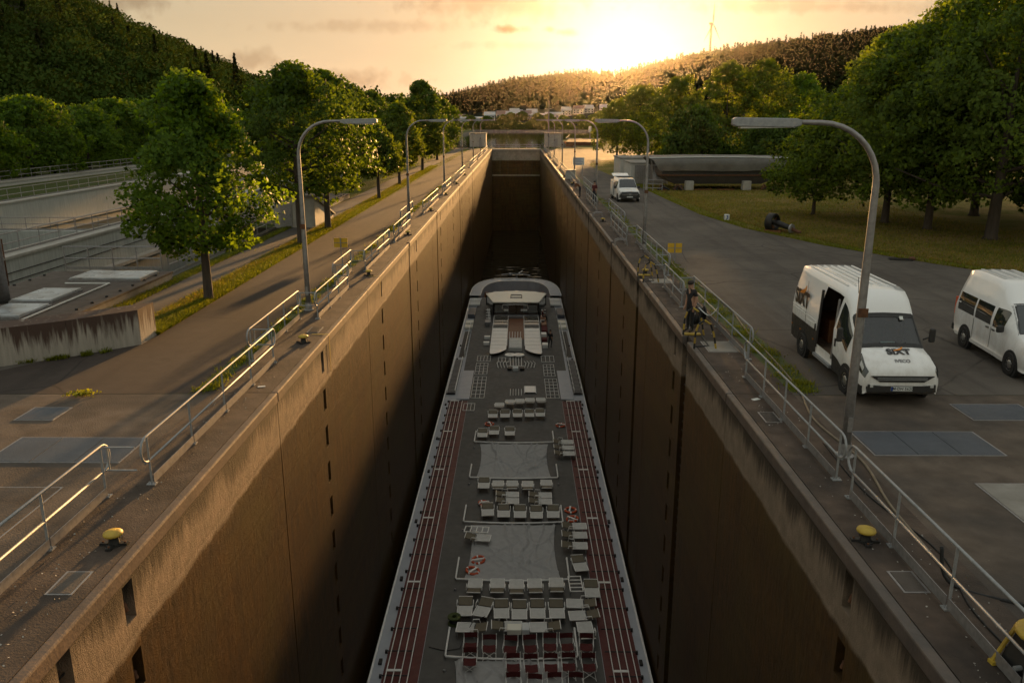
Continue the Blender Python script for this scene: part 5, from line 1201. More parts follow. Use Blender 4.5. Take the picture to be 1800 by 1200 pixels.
# --- minibuses (high roof one at the right edge, low roof one far along the quay)
def minibus(name, lab, loc, rz, high):
    v = thing(name, lab, 'van', loc, rz)
    zt = 2.42 if high else 1.95
    St = [(0, .36, .74, .80, .66), (.06, .28, .86, .90, .80), (.25, .26, 1.0, .94, .86), (.75, .26, 1.12, .95, .84), (1.0, .26, 1.2, .95, .82), (1.35, .26, 1.56, .95, .78), (1.72, .26, 1.88, .95, .74), (2.0, .28, 1.98 if high else 1.94, .95, .74), (2.35, .28, zt - .08, .95, .72), (2.8, .28, zt, .95, .70), (4.5, .3, zt, .95, .70), (4.75, .32, zt - .06, .94, .69), (4.88, .34, zt - .5 if high else zt - .3, .92, .74)]
    B = Loft(St); dd = [0, .06, .15, .25, .5, .75, 1.0, 1.18, 1.35, 1.55, 1.72, 1.85, 2.0, 2.35, 2.8, 3.3, 3.9, 4.5, 4.75, 4.88]
    B.body(dd).build('body', 'van_white', v, smooth=True)
    B.patch(1.02, 1.74, 6.9, 11.1, .008, 8, 10).build('windscreen', 'glass_dark', v, smooth=True)
    B.patch(1.0, 1.80, 6.6, 11.4, .004, 8, 10).build('windscreen_frame', 'plastic_dark', v, smooth=True)
    fz = (1.12, 1.68)
    def urange(d, left):
        _, zb, z1, _, _ = B.at(d); h = z1 - zb
        def uf(z):
            f = (z - zb) / h; F = Loft.FR
            for i in range(len(F) - 1):
                if f <= F[i + 1]: return i + (f - F[i]) / (F[i + 1] - F[i])
            return len(F) - 1.
        a, b = uf(fz[0]), uf(fz[1]); return (a, b) if left else (18 - a, 18 - b)
    for left in (True, False):
        for (d0, d1) in ((1.62, 2.22), (2.36, 3.38), (3.48, 4.62)):
            P = []
            for i in range(7):
                d = d0 + (d1 - d0) * i / 6; a, b = urange(d, left); P.append([tuple(B.P(d, a + (b - a) * j / 4, .007)) for j in range(5)])
            MB().grid(P).build('side_window', 'glass_dark', v, smooth=True)
        s = -1 if left else 1
        for y in (2.29, 3.43): MB().box(*sorted((s * .95, s * .956)), y - .006, y + .006, .45, 1.08).build('door_seam', 'plastic_dark', v)
        for y in (2.12, 2.5): MB().obox((s * .965, y, 1.02), (.03, .16, .035)).build('door_handle', 'plastic_dark', v)
        for y in (.92, 3.92):
            MB().lathe([(0, s * .95 + s * .004), (.41, s * .962), (.41, s * .85)], (0, y, .33), 22, 'X').build('wheel_arch_shade', 'rubber', v); wheel(v, s * .885, y, .33, s)  # shade of the wheel hollow put in as a dark disc
        MB().obox((s * 1.06, 1.52, 1.20), (.22, .10, .22)).build('mirror', 'plastic_dark', v, bevel=.05)
        u = (4.8, 6.9) if left else (13.2, 11.1)
        hl = B.patch(.05, .36, u[0], u[1], .012, 5, 4).build('headlight', 'lamp_lens', v, smooth=True)
        MB().box(*sorted((s * .951, s * .958)), .62, 4.6, .30, .40).build('sill', 'van_white', v)
        MB().box(*sorted((s * .80, s * .92)), 4.82, 4.92, .9, 1.45).build('tail_light', 'ring_orange', v)
    B.patch(.0, .12, 1.0, 17, .010, 3, 26).build('bumper', 'plastic_dark', v, smooth=True)
    MB().box(-.80, .80, -.03, .05, .36, .74).build('grille', 'plastic_dark', v, bevel=.03)
    for z in (.62, .68): MB().box(-.7, .7, -.04, -.031, z, z + .018).build('grille_bar', 'rim_metal', v)
    MB().lathe([(.05, -.036), (.075, -.044), (.085, -.036)], (0, 0, .68), 16, 'Y').build('round_emblem', 'rim_metal', v)
    pl = MB().box(-.26, .26, -.046, -.038, .42, .52).build('number_plate', 'paper', v)
    MB().box(-.94, .94, 4.83, 4.95, .36, .58).build('rear_bumper', 'plastic_dark', v, bevel=.03)
    if not high:
        for k in range(5): MB().box(-.66, .66, 2.4 + k * .45, 2.46 + k * .45, zt + .03, zt + .06).build('roof_bar', 'plastic_dark', v)
        tg = MB().obox((0, 5.2, zt + .12), (1.5, .95, .05), 0, R(12)).build('tailgate', 'van_white', v, bevel=.03)
        MB().obox((0, 5.2, zt + .09), (1.2, .6, .03), 0, R(12)).build('tailgate_window', 'glass_dark', tg)
        MB().box(-1.06, -.98, 2.9, 4.1, .4, 1.75).build('sliding_door', 'van_white', v, bevel=.04)
    else:
        for x in (-.45, -.15, .15, .45): MB().box(x - .05, x + .05, 2.9, 4.45, zt + .004, zt + .022).build('roof_rib', 'van_white', v, bevel=.01)
    return v
minibus('minibus', 'white high roof minibus cut by the right picture edge', (15.25, 21.1, .006), R(-5.5), True)
minibus('minibus', 'white low roof minibus with raised tailgate parked far along the right quay', (10.28, 72.1, .006), R(3), False)
# dark red car far left behind the gate tower
t = thing('parked_car', 'small dark red car far off beside the left gate tower', 'car', (-16.2, 205.5, .006))
C = Loft([(0, .3, .6, .75, .65), (.3, .25, .8, .85, .78), (1.1, .25, .95, .87, .75), (1.8, .25, 1.4, .87, .62), (3.0, .25, 1.42, .87, .62), (3.8, .28, 1.0, .85, .72), (4.1, .35, .7, .8, .7)])
C.body([0, .3, .7, 1.1, 1.5, 1.8, 2.4, 3.0, 3.4, 3.8, 4.1]).build('body', 'fabric_red', t, smooth=True)
C.patch(1.15, 1.75, 6.5, 11.5, .01, 4, 6).build('windscreen', 'glass_dark', t)
for s in (-1, 1):
    for y in (.8, 3.2): wheel(t, s * .8, y, .31, s)
    C.patch(1.7, 3.1, 4 if s < 0 else 14, 6 if s < 0 else 12, .01, 4, 3).build('side_window', 'glass_dark', t)
    MB().obox((s * .6, -.02, .55), (.3, .08, .12)).build('headlight', 'lamp_lens', t)

# ------------------------------------------------------------------ covered barge on blocks, garages, thruster, marker
bt = thing('covered_barge', 'dark pontoon boat under a grey tarpaulin standing on concrete blocks', 'boat', (21, 87.5, .01))
def ring(z, x0, x1, y0, y1): return [(x0, y0, z), (x1, y0, z), (x1, y1, z), (x0, y1, z)]
hm = MB(); R4 = [ring(.62, 16.6, 25.6, 85.3, 90.4), ring(.95, 15.9, 26.4, 85.2, 90.8), ring(1.4, 15.3, 27.1, 85.1, 91), ring(2.15, 15.3, 27.3, 85.05, 91.1)]
for r in R4: hm.v += r
for i in range(3):
    for j in range(4): hm.f.append((i * 4 + j, i * 4 + (j + 1) % 4, i * 4 + 4 + (j + 1) % 4, i * 4 + 4 + j)); hm.m.append(0)
hm.f += [(3, 2, 1, 0), (12, 13, 14, 15)]; hm.m += [0, 0]; hm.build('hull', 'barge_dark', bt, world=True)
MB().box(15.1, 27.4, 84.98, 85.04, 1.45, 1.58).build('rubbing_strake', 'rust', bt, world=True)
P = []
NXT = 34
for i, (y, zb, k) in enumerate(((84.85, 1.95, 1), (84.75, 2.5, .6), (84.8, 3.0, .3), (85.0, 3.22, 0), (86.6, 3.05, 0), (88.0, 3.30, 0), (89.6, 3.05, 0), (91.2, 3.25, 0), (91.4, 2.2, 1))):
    row = []
    for j in range(NXT + 1):
        u = j / NXT; x = 13.9 + 14.2 * u
        if k > 0: x = 15.0 + 12.4 * u if k == 1 else 14.0 + k * 1.0 + (14.2 - 1.7 * k) * u
        z = zb + .05 * mnoise.noise((x * .7, y * .6, 2)) + (.03 * math.sin(u * 9) * k if k else 0) + (.10 * math.sin(math.pi * u) if k == 0 else .10 * math.sin(math.pi * u) * (1 - k))
        row.append((x, y - (.06 * math.sin(u * 40) * k), z))
    P.append(row)
MB().grid(P).build('tarpaulin', 'tarp', bt, world=True, smooth=True)
for s, pts in ((0, [(13.9, 85.0, 3.25), (14.05, 88, 3.35), (13.9, 91.2, 3.25)]), (1, [(28.1, 85.0, 3.25), (28.0, 88, 3.3), (28.1, 91.2, 3.25)])): MB().tube(pts, .05, 6).build('end_spar', 'galv_dull', bt, world=True)
MB().tube([(13.9 + 14.2 * u, 84.96, 3.25 + .10 * math.sin(math.pi * u)) for u in np.linspace(0, 1, 12)], .045, 6).build('edge_rope', 'paper', bt, world=True)
for k in range(5): MB().cyl((14.4 + .12 * k, 85.3, 1.0), (14.2 + .1 * k, 85.2 + k * .8, 2.9), .05, n=6).build('tarp_pole', 'galv_dull', bt, world=True)
for x in (18.1, 24.0): tag(MB().box(x - .42, x + .42, 84.6, 85.5, .01, .95).build('concrete_block', 'concrete_light', bevel=.04), f'pale concrete block under the covered barge, {"left" if x < 20 else "right"} one', 'block')
for i, (x, y, w, lab) in enumerate(((15.4, 84.3, 1.0, 'heap of rusty chain and scrap at the left end of the barge'), (16.9, 84.4, .9, 'coil of rusty hose under the barge'), (26.2, 85.0, 1.2, 'dark scrap pile at the right end of the barge'))):
    t = thing('scrap_heap', lab, 'scrap', (x, y, .01)); random.seed(40 + i)
    for k in range(7):
        a = random.uniform(0, 6); MB().tube([(w * .5 * math.cos(a), .3 * math.sin(a), .1), (w * .4 * math.cos(a + 1), .3 * math.sin(a + 1), .35 + .3 * random.random()), (w * .6 * math.cos(a + 2.2), .3 * math.sin(a + 2), .08)], .06 + .05 * random.random(), 6).build('pipe', 'rust' if k % 2 else 'dark_steel', t)
for x, y, lab in ((14.2, 84.2, 'metal rack standing beside the barge near the garage'), ):
    t = thing('metal_rack', lab, 'rack', (x, y, .01))
    for z in (.3, .7, 1.1): MB().cyl((-.9, 0, z), (.9, -.6, z), .035, n=6).build('bar', 'galv', t)
    for u in (-.9, 0, .9): MB().cyl((u, -.3 - u * .33, 0), (u, -.3 - u * .33, 1.15), .035, n=6).build('upright', 'galv', t)
for x in (19.5, 21.8): tag(MB().obox((x, 84.6, .1), (1.8, .12, .12), .1).build('timber_beam', 'wood_brown'), f'timber beam lying under the barge, {"left" if x < 20 else "right"}', 'timber')
ga = thing('garage', 'plain white container garage behind the grey roller door', 'garage', (14.6, 104, 0))
for k in range(3): MB().box(12.9, 16.8, 100.6 + k * 2.3, 102.86 + k * 2.3, .0, 2.45).build('wall_panel', 'house_wall', ga, world=True)
MB().box(12.8, 16.9, 100.5, 107.6, 2.452, 2.6).build('roof', 'concrete', ga, world=True)
gb = thing('garage', 'low garage with ribbed grey door left of the covered barge', 'garage', (15, 94, 0))
MB().box(13.2, 17.4, 93.2, 99.5, .0, 2.25).build('wall', 'house_wall', gb, world=True); MB().box(13.1, 17.5, 93.1, 99.6, 2.252, 2.38).build('roof', 'concrete', gb, world=True)
for k in range(18): MB().box(13.6 + k * .2, 13.6 + k * .2 + .185, 93.14, 93.19, .05, 2.1).build('door_slat', 'galv_dull', gb, world=True)
th = thing('ship_thruster', 'ring shaped ship propeller unit lying at the grass edge', 'propeller', (17.0, 53.0, .01), R(-50))
MB().lathe([(.52, -.25), (.60, -.2), (.58, .2), (.50, .28), (.47, .2), (.49, -.2), (.52, -.25)], (0, 0, .58), 24, 'X').build('nozzle', 'dark_steel', th, smooth=True)
for k in range(4):
    a = k * math.pi / 2 + .4; c, s = math.cos(a), math.sin(a)
    MB().add([(-.06, .1 * c, .58 + .1 * s), (.06, .45 * c - .16 * s, .58 + .45 * s + .16 * c), (.0, .47 * c, .58 + .47 * s), (-.08, .42 * c + .18 * s, .58 + .42 * s - .18 * c)], [(0, 1, 2, 3)]).build('blade', 'wood_brown', th)
MB().lathe([(0, -.3), (.12, -.2), (.16, 0), (.16, .5), (.10, .6)], (0, 0, .58), 14, 'X').build('hub', 'dark_steel', th, smooth=True)
MB().tube([(.1, 0, .62), (.5, -.05, .55), (1.1, -.1, .42), (1.5, -.12, .36)], [.16, .2, .17, .15], 12).build('leg', 'dark_steel', th, smooth=True)
MB().lathe([(.1, -.06), (.30, -.06), (.30, .06), (.1, .06)], (1.5, -.12, .32), 16, 'X').build('flange', 'galv_dull', th); MB().tube([(1.5, -.12, .3), (1.9, -.14, .2), (2.15, -.1, .12)], .11, 8).build('shaft', 'rust', th)
for d in (-.35, .35): MB().obox((.3, d, .07), (1.2, .1, .12)).build('cradle_beam', 'wood_brown', th)
mk = thing('marker_cube', 'white cube marker with the number 3 at the grass edge', 'marker', (15.55, 59.0, .01))
MB().box(-.17, .17, -.17, .17, 0, .42).build('cube', 'paper', mk, bevel=.03)
flat_text('3', .36, (0, -.173, .22), (R(90), 0, 0), 'eu_blue', mk, .008); flat_text('3', .36, (-.173, 0, .22), (R(90), 0, R(-90)), 'eu_blue', mk, .008)
lg = thing('drain_cover', 'dark flat drain grate with a stone at the grass edge', 'drain', (20.3, 41.8, .012))
MB().obox((0, 0, .03), (1.1, .45, .06), -.3).build('grate', 'dark_steel', lg); MB().lathe([(0, 0), (.16, .03), (.18, .1), (.1, .18), (0, .2)], (.55, -.1, 0), 8).build('stone', 'rust', lg)
pc = MB().obox((6.62, 19.95, .02), (.22, .12, .006), .5); tag(pc.build('paper_scrap', 'paper'), 'white scrap of paper on the right walkway', 'litter')
pc = MB().obox((-6.55, 20.9, .02), (.2, .1, .006), .3); tag(pc.build('paper_scrap', 'paper'), 'white scrap of paper on the left walkway', 'litter')

# ------------------------------------------------------------------ people
def person(lab, loc, rz, J, shirt, trousers, hair='hair_dark', sleeves=True, h=1.78):
    """J: joint overrides; body faces local -y; one continuous skinned surface"""
    base = dict(pel=(0, 0, .95), sp=(0, 0, 1.15), ch=(0, 0, 1.35), nk=(0, 0, 1.50), hd0=(0, -.01, 1.58), hd1=(0, -.02, 1.72),
        shL=(-.19, 0, 1.43), elL=(-.24, .03, 1.15), wrL=(-.23, -.06, .91), haL=(-.22, -.08, .82), shR=(.19, 0, 1.43), elR=(.24, .03, 1.15), wrR=(.23, -.06, .91), haR=(.22, -.08, .82),
        hpL=(-.10, 0, .90), knL=(-.11, -.02, .49), anL=(-.12, .02, .09), toL=(-.13, -.15, .04), hpR=(.10, 0, .90), knR=(.11, -.02, .49), anR=(.12, .02, .09), toR=(.13, -.15, .04))
    base.update(J)
    rad = dict(pel=.135, sp=.125, ch=.145, nk=.055, hd0=.085, hd1=.095, shL=.075, elL=.048, wrL=.032, haL=.04, shR=.075, elR=.048, wrR=.032, haR=.04, hpL=.095, knL=.062, anL=.042, toL=.038, hpR=.095, knR=.062, anR=.042, toR=.038)
    keys = list(base); E = [('pel', 'sp'), ('sp', 'ch'), ('ch', 'nk'), ('nk', 'hd0'), ('hd0', 'hd1')]
    for s in 'LR': E += [('ch', 'sh' + s), ('sh' + s, 'el' + s), ('el' + s, 'wr' + s), ('wr' + s, 'ha' + s), ('pel', 'hp' + s), ('hp' + s, 'kn' + s), ('kn' + s, 'an' + s), ('an' + s, 'to' + s)]
    V = [base[k] for k in keys]; RD = [rad[k] for k in keys]; EE = [(keys.index(a), keys.index(b)) for a, b in E]
    for s, sg in (('L', -1), ('R', 1)):        # five fingers rooted in the palm
        a = Vector(base['wr' + s]); b = Vector(base['ha' + s]); d = (b - a).normalized(); side = d.cross(Vector((sg, 0, 0))).normalized(); hi = keys.index('ha' + s)
        for k, ln in enumerate((.075, .09, .085, .07)):
            q = b + side * (.028 * (k - 1.5)) + d * ln; r = b + side * (.026 * (k - 1.5)) + d * ln * .5 + Vector((sg * .012, 0, 0))
            V += [tuple(r), tuple(q)]; RD += [.011, .009]; EE += [(hi, len(V) - 2), (len(V) - 2, len(V) - 1)]
        q = a.lerp(b, .7) + side * .06 + d * .03; V.append(tuple(q)); RD.append(.012); EE.append((hi, len(V) - 1))
    me = bpy.data.meshes.new('body'); me.from_pydata(V, EE, []); me.update()
    o = bpy.data.objects.new('body', me); COL.objects.link(o)
    bm = bmesh.new(); bm.from_mesh(me); lay = bm.verts.layers.skin.verify(); bm.verts.ensure_lookup_table()
    for i, v in enumerate(bm.verts): v[lay].radius = (RD[i], RD[i]); v[lay].use_root = (i == 0)
    bm.to_mesh(me); bm.free()
    o.modifiers.new('skin', 'SKIN'); sb = o.modifiers.new('sub', 'SUBSURF'); sb.levels = 1; sb.render_levels = 1
    dg = bpy.context.evaluated_depsgraph_get(); dg.update()
    m2 = bpy.data.meshes.new_from_object(o.evaluated_get(dg)); bpy.data.objects.remove(o)
    root = thing('person', lab, 'person', loc, rz)
    m2.materials.clear()
    b = mkobj('body', m2, ['skin', shirt, trousers, 'rubber'], root)
    segs = [(Vector(base[p]), Vector(base[q]), p, q) for p, q in E]; idx = []
    for f in m2.polygons:
        c = f.center; best = None
        for p, q, kp, kq in segs:
            d = q - p; t = max(0, min(1, (c - p).dot(d) / max(d.length_squared, 1e-9))); dist = (c - p - d * t).length
            if best is None or dist < best[0]: best = (dist, kp, kq, t)
        _, kp, kq, t = best; mi = 0
        if kq[:2] in ('sp', 'ch') or (kp == 'ch' and kq[:2] == 'sh') or (kp == 'ch' and kq == 'nk' and t < .35) or (kp[:2] == 'sh' and (sleeves or t < .6)): mi = 1
        if kq[:2] in ('hp', 'kn', 'an') or (kp == 'pel' and kq == 'sp' and t < .12): mi = 2
        if kq[:2] == 'to' or (kq[:2] == 'an' and t > .93): mi = 3
        idx.append(mi)
    m2.polygons.foreach_set('material_index', idx); m2.polygons.foreach_set('use_smooth', [True] * len(idx))
    hc = Vector(base['hd1']); up = (hc - Vector(base['hd0'])).normalized()
    hm = MB().lathe([(.108, -.01), (.113, .03), (.10, .075), (.06, .105), (0, .115)], (0, 0, 0), 12).build('hair', hair, root, smooth=True)
    hm.location = hc + Vector((0, .012, .005)); hm.rotation_euler = up.to_track_quat('Z', 'Y').to_euler()
    fc = hc * .6 + Vector(base['hd0']) * .4
    MB().obox(fc + Vector((0, -.105, -.01)), (.022, .03, .035)).build('nose', 'skin', root); 
    for s in (-1, 1): MB().obox(fc + Vector((s * .035, -.093, .025)), (.025, .012, .012)).build('eye', 'hair_dark', root); MB().obox(fc + Vector((s * .097, .0, .0)), (.02, .035, .05)).build('ear', 'skin', root)
    MB().obox(fc + Vector((0, -.093, -.05)), (.045, .012, .01)).build('mouth', 'fabric_red', root)
    return root
person('man in black T-shirt and trousers standing at the right chamber edge looking down', (6.32, 26.9, .016), R(-62), dict(hd0=(0, -.03, 1.57), hd1=(0, -.07, 1.69), elL=(-.24, .02, 1.15), wrL=(-.22, -.05, .92)), 'cloth_black', 'cloth_black', sleeves=False)
person('dark clothed worker bending over the right chamber edge far along the quay', (6.25, 76.8, .016), R(-80), dict(sp=(0, -.12, 1.10), ch=(0, -.32, 1.22), nk=(0, -.45, 1.28), hd0=(0, -.52, 1.30), hd1=(0, -.62, 1.34), shL=(-.19, -.36, 1.24), shR=(.19, -.36, 1.24), elL=(-.22, -.45, .95), wrL=(-.16, -.55, .74), haL=(-.14, -.58, .66), elR=(.22, -.45, .95), wrR=(.16, -.55, .74), haR=(.14, -.58, .66)), 'wood_brown', 'cloth_denim')
person('dark clothed crew member walking beside the right canopy on the ship', (3.62, 76.3, SD), R(150), dict(knL=(-.11, -.12, .50), anL=(-.11, .05, .1), knR=(.11, .06, .48), anR=(.12, .22, .12), toR=(.12, .08, .05)), 'cloth_black', 'cloth_black')
person('person sitting low beside the wheelhouse steps on the ship', (3.2, 87.3, SD + .30), R(100), dict(pel=(0, 0, .20), sp=(0, .0, .42), ch=(0, -.03, .62), nk=(0, -.04, .77), hd0=(0, -.05, .85), hd1=(0, -.06, .98), shL=(-.19, 0, .70), shR=(.19, 0, .70), elL=(-.23, -.05, .45), wrL=(-.15, -.25, .35), haL=(-.12, -.3, .33), elR=(.23, -.05, .45), wrR=(.15, -.25, .35), haR=(.12, -.3, .33), hpL=(-.1, -.02, .18), hpR=(.1, -.02, .18), knL=(-.12, -.42, .22), knR=(.12, -.42, .22), anL=(-.12, -.45, -.2), anR=(.12, -.45, -.2), toL=(-.12, -.58, -.25), toR=(.12, -.58, -.25)), 'fabric_red', 'cloth_black')
person('worker in orange jacket standing by the far right gate tower', (12.9, 220, .0), R(10), {}, 'cloth_orange', 'cloth_denim')
person('person in dark clothes and red top behind the right railing near the far minibus', (7.2, 72.5, .016), R(-40), {}, 'fabric_red', 'cloth_denim')
# ------------------------------------------------------------------ vegetation
def quads_mesh(name, V):
    """V: (N, 4, 3) array -> mesh of N separate quads"""
    N = len(V); me = bpy.data.meshes.new(name)
    me.vertices.add(N * 4); me.vertices.foreach_set('co', V.reshape(-1).astype(np.float32))
    me.loops.add(N * 4); me.loops.foreach_set('vertex_index', np.arange(N * 4, dtype=np.int32))
    me.polygons.add(N); me.polygons.foreach_set('loop_start', np.arange(0, N * 4, 4, dtype=np.int32))
    me.update(calc_edges=True); return me
def soft_normals(me, V, C0, blend=.8, up=.35):
    """shade each leaf partly with the direction out of its crown so that crowns read as volumes"""
    me.polygons.foreach_set('use_smooth', np.ones(len(V), dtype=bool))
    q = V.mean(1); d = q - C0; d /= np.maximum(np.linalg.norm(d, axis=1), 1e-6)[:, None]; d[:, 2] += up
    f = np.cross(V[:, 1] - V[:, 3], V[:, 2] - V[:, 0]); f /= np.maximum(np.linalg.norm(f, axis=1), 1e-9)[:, None]
    bad = (f * d).sum(1) < 0; f[bad] *= -1
    n = d * blend + f * (1 - blend); n /= np.maximum(np.linalg.norm(n, axis=1), 1e-6)[:, None]
    me.normals_split_custom_set_from_vertices(np.repeat(n, 4, axis=0).astype(np.float32))
def orient(V, C0):
    d = V.mean(1) - C0; f = np.cross(V[:, 1] - V[:, 3], V[:, 2] - V[:, 0]); bad = (f * d).sum(1) < 0
    V = V.copy(); V[bad] = V[bad][:, [0, 3, 2, 1]]; return V
def leaf_quads(C, size, g, up=.0, aspect=.62, droop=0):
    N = len(C); a = g.normal(size=(N, 3)); a[:, 2] -= droop; a /= np.linalg.norm(a, axis=1)[:, None]
    n = g.normal(size=(N, 3)); n[:, 2] += up; b = np.cross(n, a); b /= np.maximum(np.linalg.norm(b, axis=1), 1e-6)[:, None]
    s = (size * g.uniform(.65, 1.3, N))[:, None]
    a = a * s * .5; b = b * s * .5 * aspect
    return np.stack([C - a, C - a * .1 + b, C + a, C - a * .1 - b], 1)
def crown_points(g, h0, h1, rx, ry, nclump, nleaf, rc, prof, lobes=.25):
    ph = g.uniform(0, 6.28, 4); C = []
    for _ in range(nclump):
        t = g.uniform(0, 1) ** .85; a = g.uniform(0, 6.28)
        lob = 1 + lobes * (math.sin(2 * a + ph[0]) * .5 + math.sin(3 * a + ph[1] + 5 * t) * .5 + math.sin(5 * a + ph[2] - 9 * t) * .35)
        rr = prof(t) * lob * math.sqrt(g.uniform(.12, 1.0))
        c = np.array([rx * rr * math.cos(a), ry * rr * math.sin(a), h0 + (h1 - h0) * t])
        r = rc * g.uniform(.55, 1.25)
        d = g.normal(size=(nleaf, 3)); d /= np.linalg.norm(d, axis=1)[:, None]
        C.append(c + d * (r * g.uniform(.3, 1.0, nleaf) ** .5)[:, None] * np.array([1, 1, .75]))
    return np.concatenate(C)
PROF = {
 'round': lambda t: max(.12, math.sin(math.pi * min(1, (t * .92 + .10)))) ** .7,
 'ovate': lambda t: max(.10, (1 - t) ** .55 * min(1, .55 + t * 2.2)),
 'tall': lambda t: max(.10, (1 - t ** 2.2) ** .6 * min(1, .6 + t * 2)),
 'dome': lambda t: max(.12, (1 - t ** 2.5) ** .55)}
def tree(lab, loc, h, w, trunk_h, leaf, nclump, nleaf, lsize, seed, shape='ovate', tr=.16, rc=.55, lobes=.3, droop=0, name='broadleaf_tree', group=None, cat='tree'):
    g = np.random.default_rng(seed); root = thing(name, lab, cat, loc, 0, group)
    m = MB(); lean = g.normal(0, .12, 2)
    top = np.array([lean[0], lean[1], h * .82])
    pts = [np.array([0, 0, -.05]), np.array([lean[0] * .1, lean[1] * .1, trunk_h * .6]), np.array([lean[0] * .4, lean[1] * .4, trunk_h + (h - trunk_h) * .25]), top]
    m.tube([(0, 0, -.05), (0, 0, .18)] + [tuple(p) for p in pts[1:]], [tr * 1.7, tr * 1.12, tr, tr * .7, tr * .12], 9)
    m.build('trunk', 'bark', root, smooth=True)
    b = MB()
    for k in range(13 if h > 6 else 8):
        t = g.uniform(.05, .75); a = k * 2.4 + g.uniform(-.4, .4); z0 = trunk_h * .85 + (h - trunk_h) * t * .75
        rr = PROF[shape](min(1, t + .12)) * w * .42
        p0 = np.array([lean[0] * .3, lean[1] * .3, z0]); p2 = p0 + np.array([math.cos(a) * rr, math.sin(a) * rr, (h - trunk_h) * g.uniform(.08, .2)]); p1 = (p0 + p2) / 2 + np.array([0, 0, -.06 * rr])
        b.tube([tuple(p0), tuple(p1), tuple(p2)], [tr * .42, tr * .25, tr * .07], 6)
    b.build('limbs', 'bark', root, smooth=True)
    C = crown_points(g, trunk_h, h, w / 2, w / 2, nclump, nleaf, rc, PROF[shape], lobes)
    # a few sprays reaching past the outline
    sp = []
    for _ in range(26):
        a = g.uniform(0, 6.28); t = g.uniform(.1, 1.0); r0 = PROF[shape](t) * w / 2
        for q in range(28):
            k = g.uniform(.8, 1.22); sp.append([math.cos(a) * r0 * k + g.normal(0, .09), math.sin(a) * r0 * k + g.normal(0, .09), trunk_h + (h - trunk_h) * t + (k - .8) * g.uniform(.0, 1.0) + g.normal(0, .08)])
    C = np.concatenate([C, np.array(sp)])
    Q = leaf_quads(C, lsize, g, .5, droop=droop); Q = orient(Q, np.array([0, 0, trunk_h + (h - trunk_h) * .4])); me = quads_mesh('crown', Q); soft_normals(me, Q, np.array([0, 0, trunk_h + (h - trunk_h) * .4]), .55); mkobj('crown', me, leaf, root)
    return root
G1 = 'trees in the row along the left road'
tree('full green maple standing alone nearest on the left grass strip', (-12.0, 31.8, .01), 8.5, 6.3, 2.0, 'leaf_maple', 290, 66, .20, 1, 'ovate', .17, .56, .5, group=G1)
tree('tall dark tree behind the first left lamp', (-12.2, 47.0, .01), 9.7, 8.2, 2.7, 'leaf_dark', 200, 62, .25, 2, 'tall', .20, .68, .55, group=G1)
tree('tall dark tree with a slim trunk right of the first left lamp', (-12.25, 54.1, .01), 9.8, 8.0, 2.7, 'leaf_dark', 195, 62, .26, 3, 'tall', .19, .68, .55, group=G1)
tree('small light green tree before the second left lamp', (-12.3, 75.0, .01), 6.3, 6.2, 2.2, 'leaf_olive', 240, 42, .28, 4, 'ovate', .15, .65, .3, group=G1)
tree('bright green tree just left of the second left lamp', (-12.8, 92.0, .01), 8.4, 7.0, 2.2, 'leaf_olive', 240, 42, .34, 5, 'ovate', .16, .75, .3, group=G1)
tree('tall dark tree near the far left gate tower', (-13.2, 118.0, .01), 11.8, 9.0, 2.0, 'leaf_dark', 280, 42, .40, 6, 'tall', .2, .9, .4, group=G1)
tree('dark tree beside the far left gate tower', (-14.2, 150.0, .01), 10.6, 9.5, 1.8, 'leaf_dark', 240, 40, .46, 7, 'round', .2, 1.0, .4, group=G1)
G2 = 'trees behind the left roofs'
for i, (x, y, h, w, lf, lab) in enumerate(((-21.5, 92, 10.4, 9, 'leaf_dark', 'dark tree rising behind the left row, leftmost'), (-23, 112, 11.5, 11, 'leaf_dark', 'dark tree rising behind the left row, second from left'), (-24, 138, 11, 11, 'leaf_dark', 'broad dark tree behind the left row near the second lamp'), (-20, 165, 11, 10, 'leaf_maple', 'rounded tree behind the left row, right of the others'), (-26, 180, 12, 12, 'leaf_dark', 'farthest dark tree behind the left row'))):
    tree(lab, (x, y, 0), h, w, 1.5, lf, 220, 40, .46, 20 + i, 'round', .2, 1.05, .4, group=G2)
# tree belt beyond the basins
G3 = 'tree belt beyond the basins'
blt = None
for i, (x, y, s) in enumerate(((-63, 72, .95), (-67, 84, 1.08), (-61, 92, 1.0), (-70, 98, 1.1), (-62, 106, 1.15), (-73, 116, 1.15), (-63, 122, 1.05), (-66, 138, 1.2), (-60, 150, 1.1), (-72, 158, 1.25), (-58, 172, 1.1), (-50, 186, 1.05), (-66, 190, 1.2))):
    lab = f'bushy green tree in the belt beyond the basins, {ORD[i]} counted from the left picture edge'
    if blt is None: blt = tree(lab, (x, y, 0), 8.2, 10, .6, 'leaf_maple', 260, 46, .42, 50, 'dome', .2, 1.0, .4, group=G3)
    else: dup(blt, (x, y, 0), i * 1.3, lab, (s, s, s))
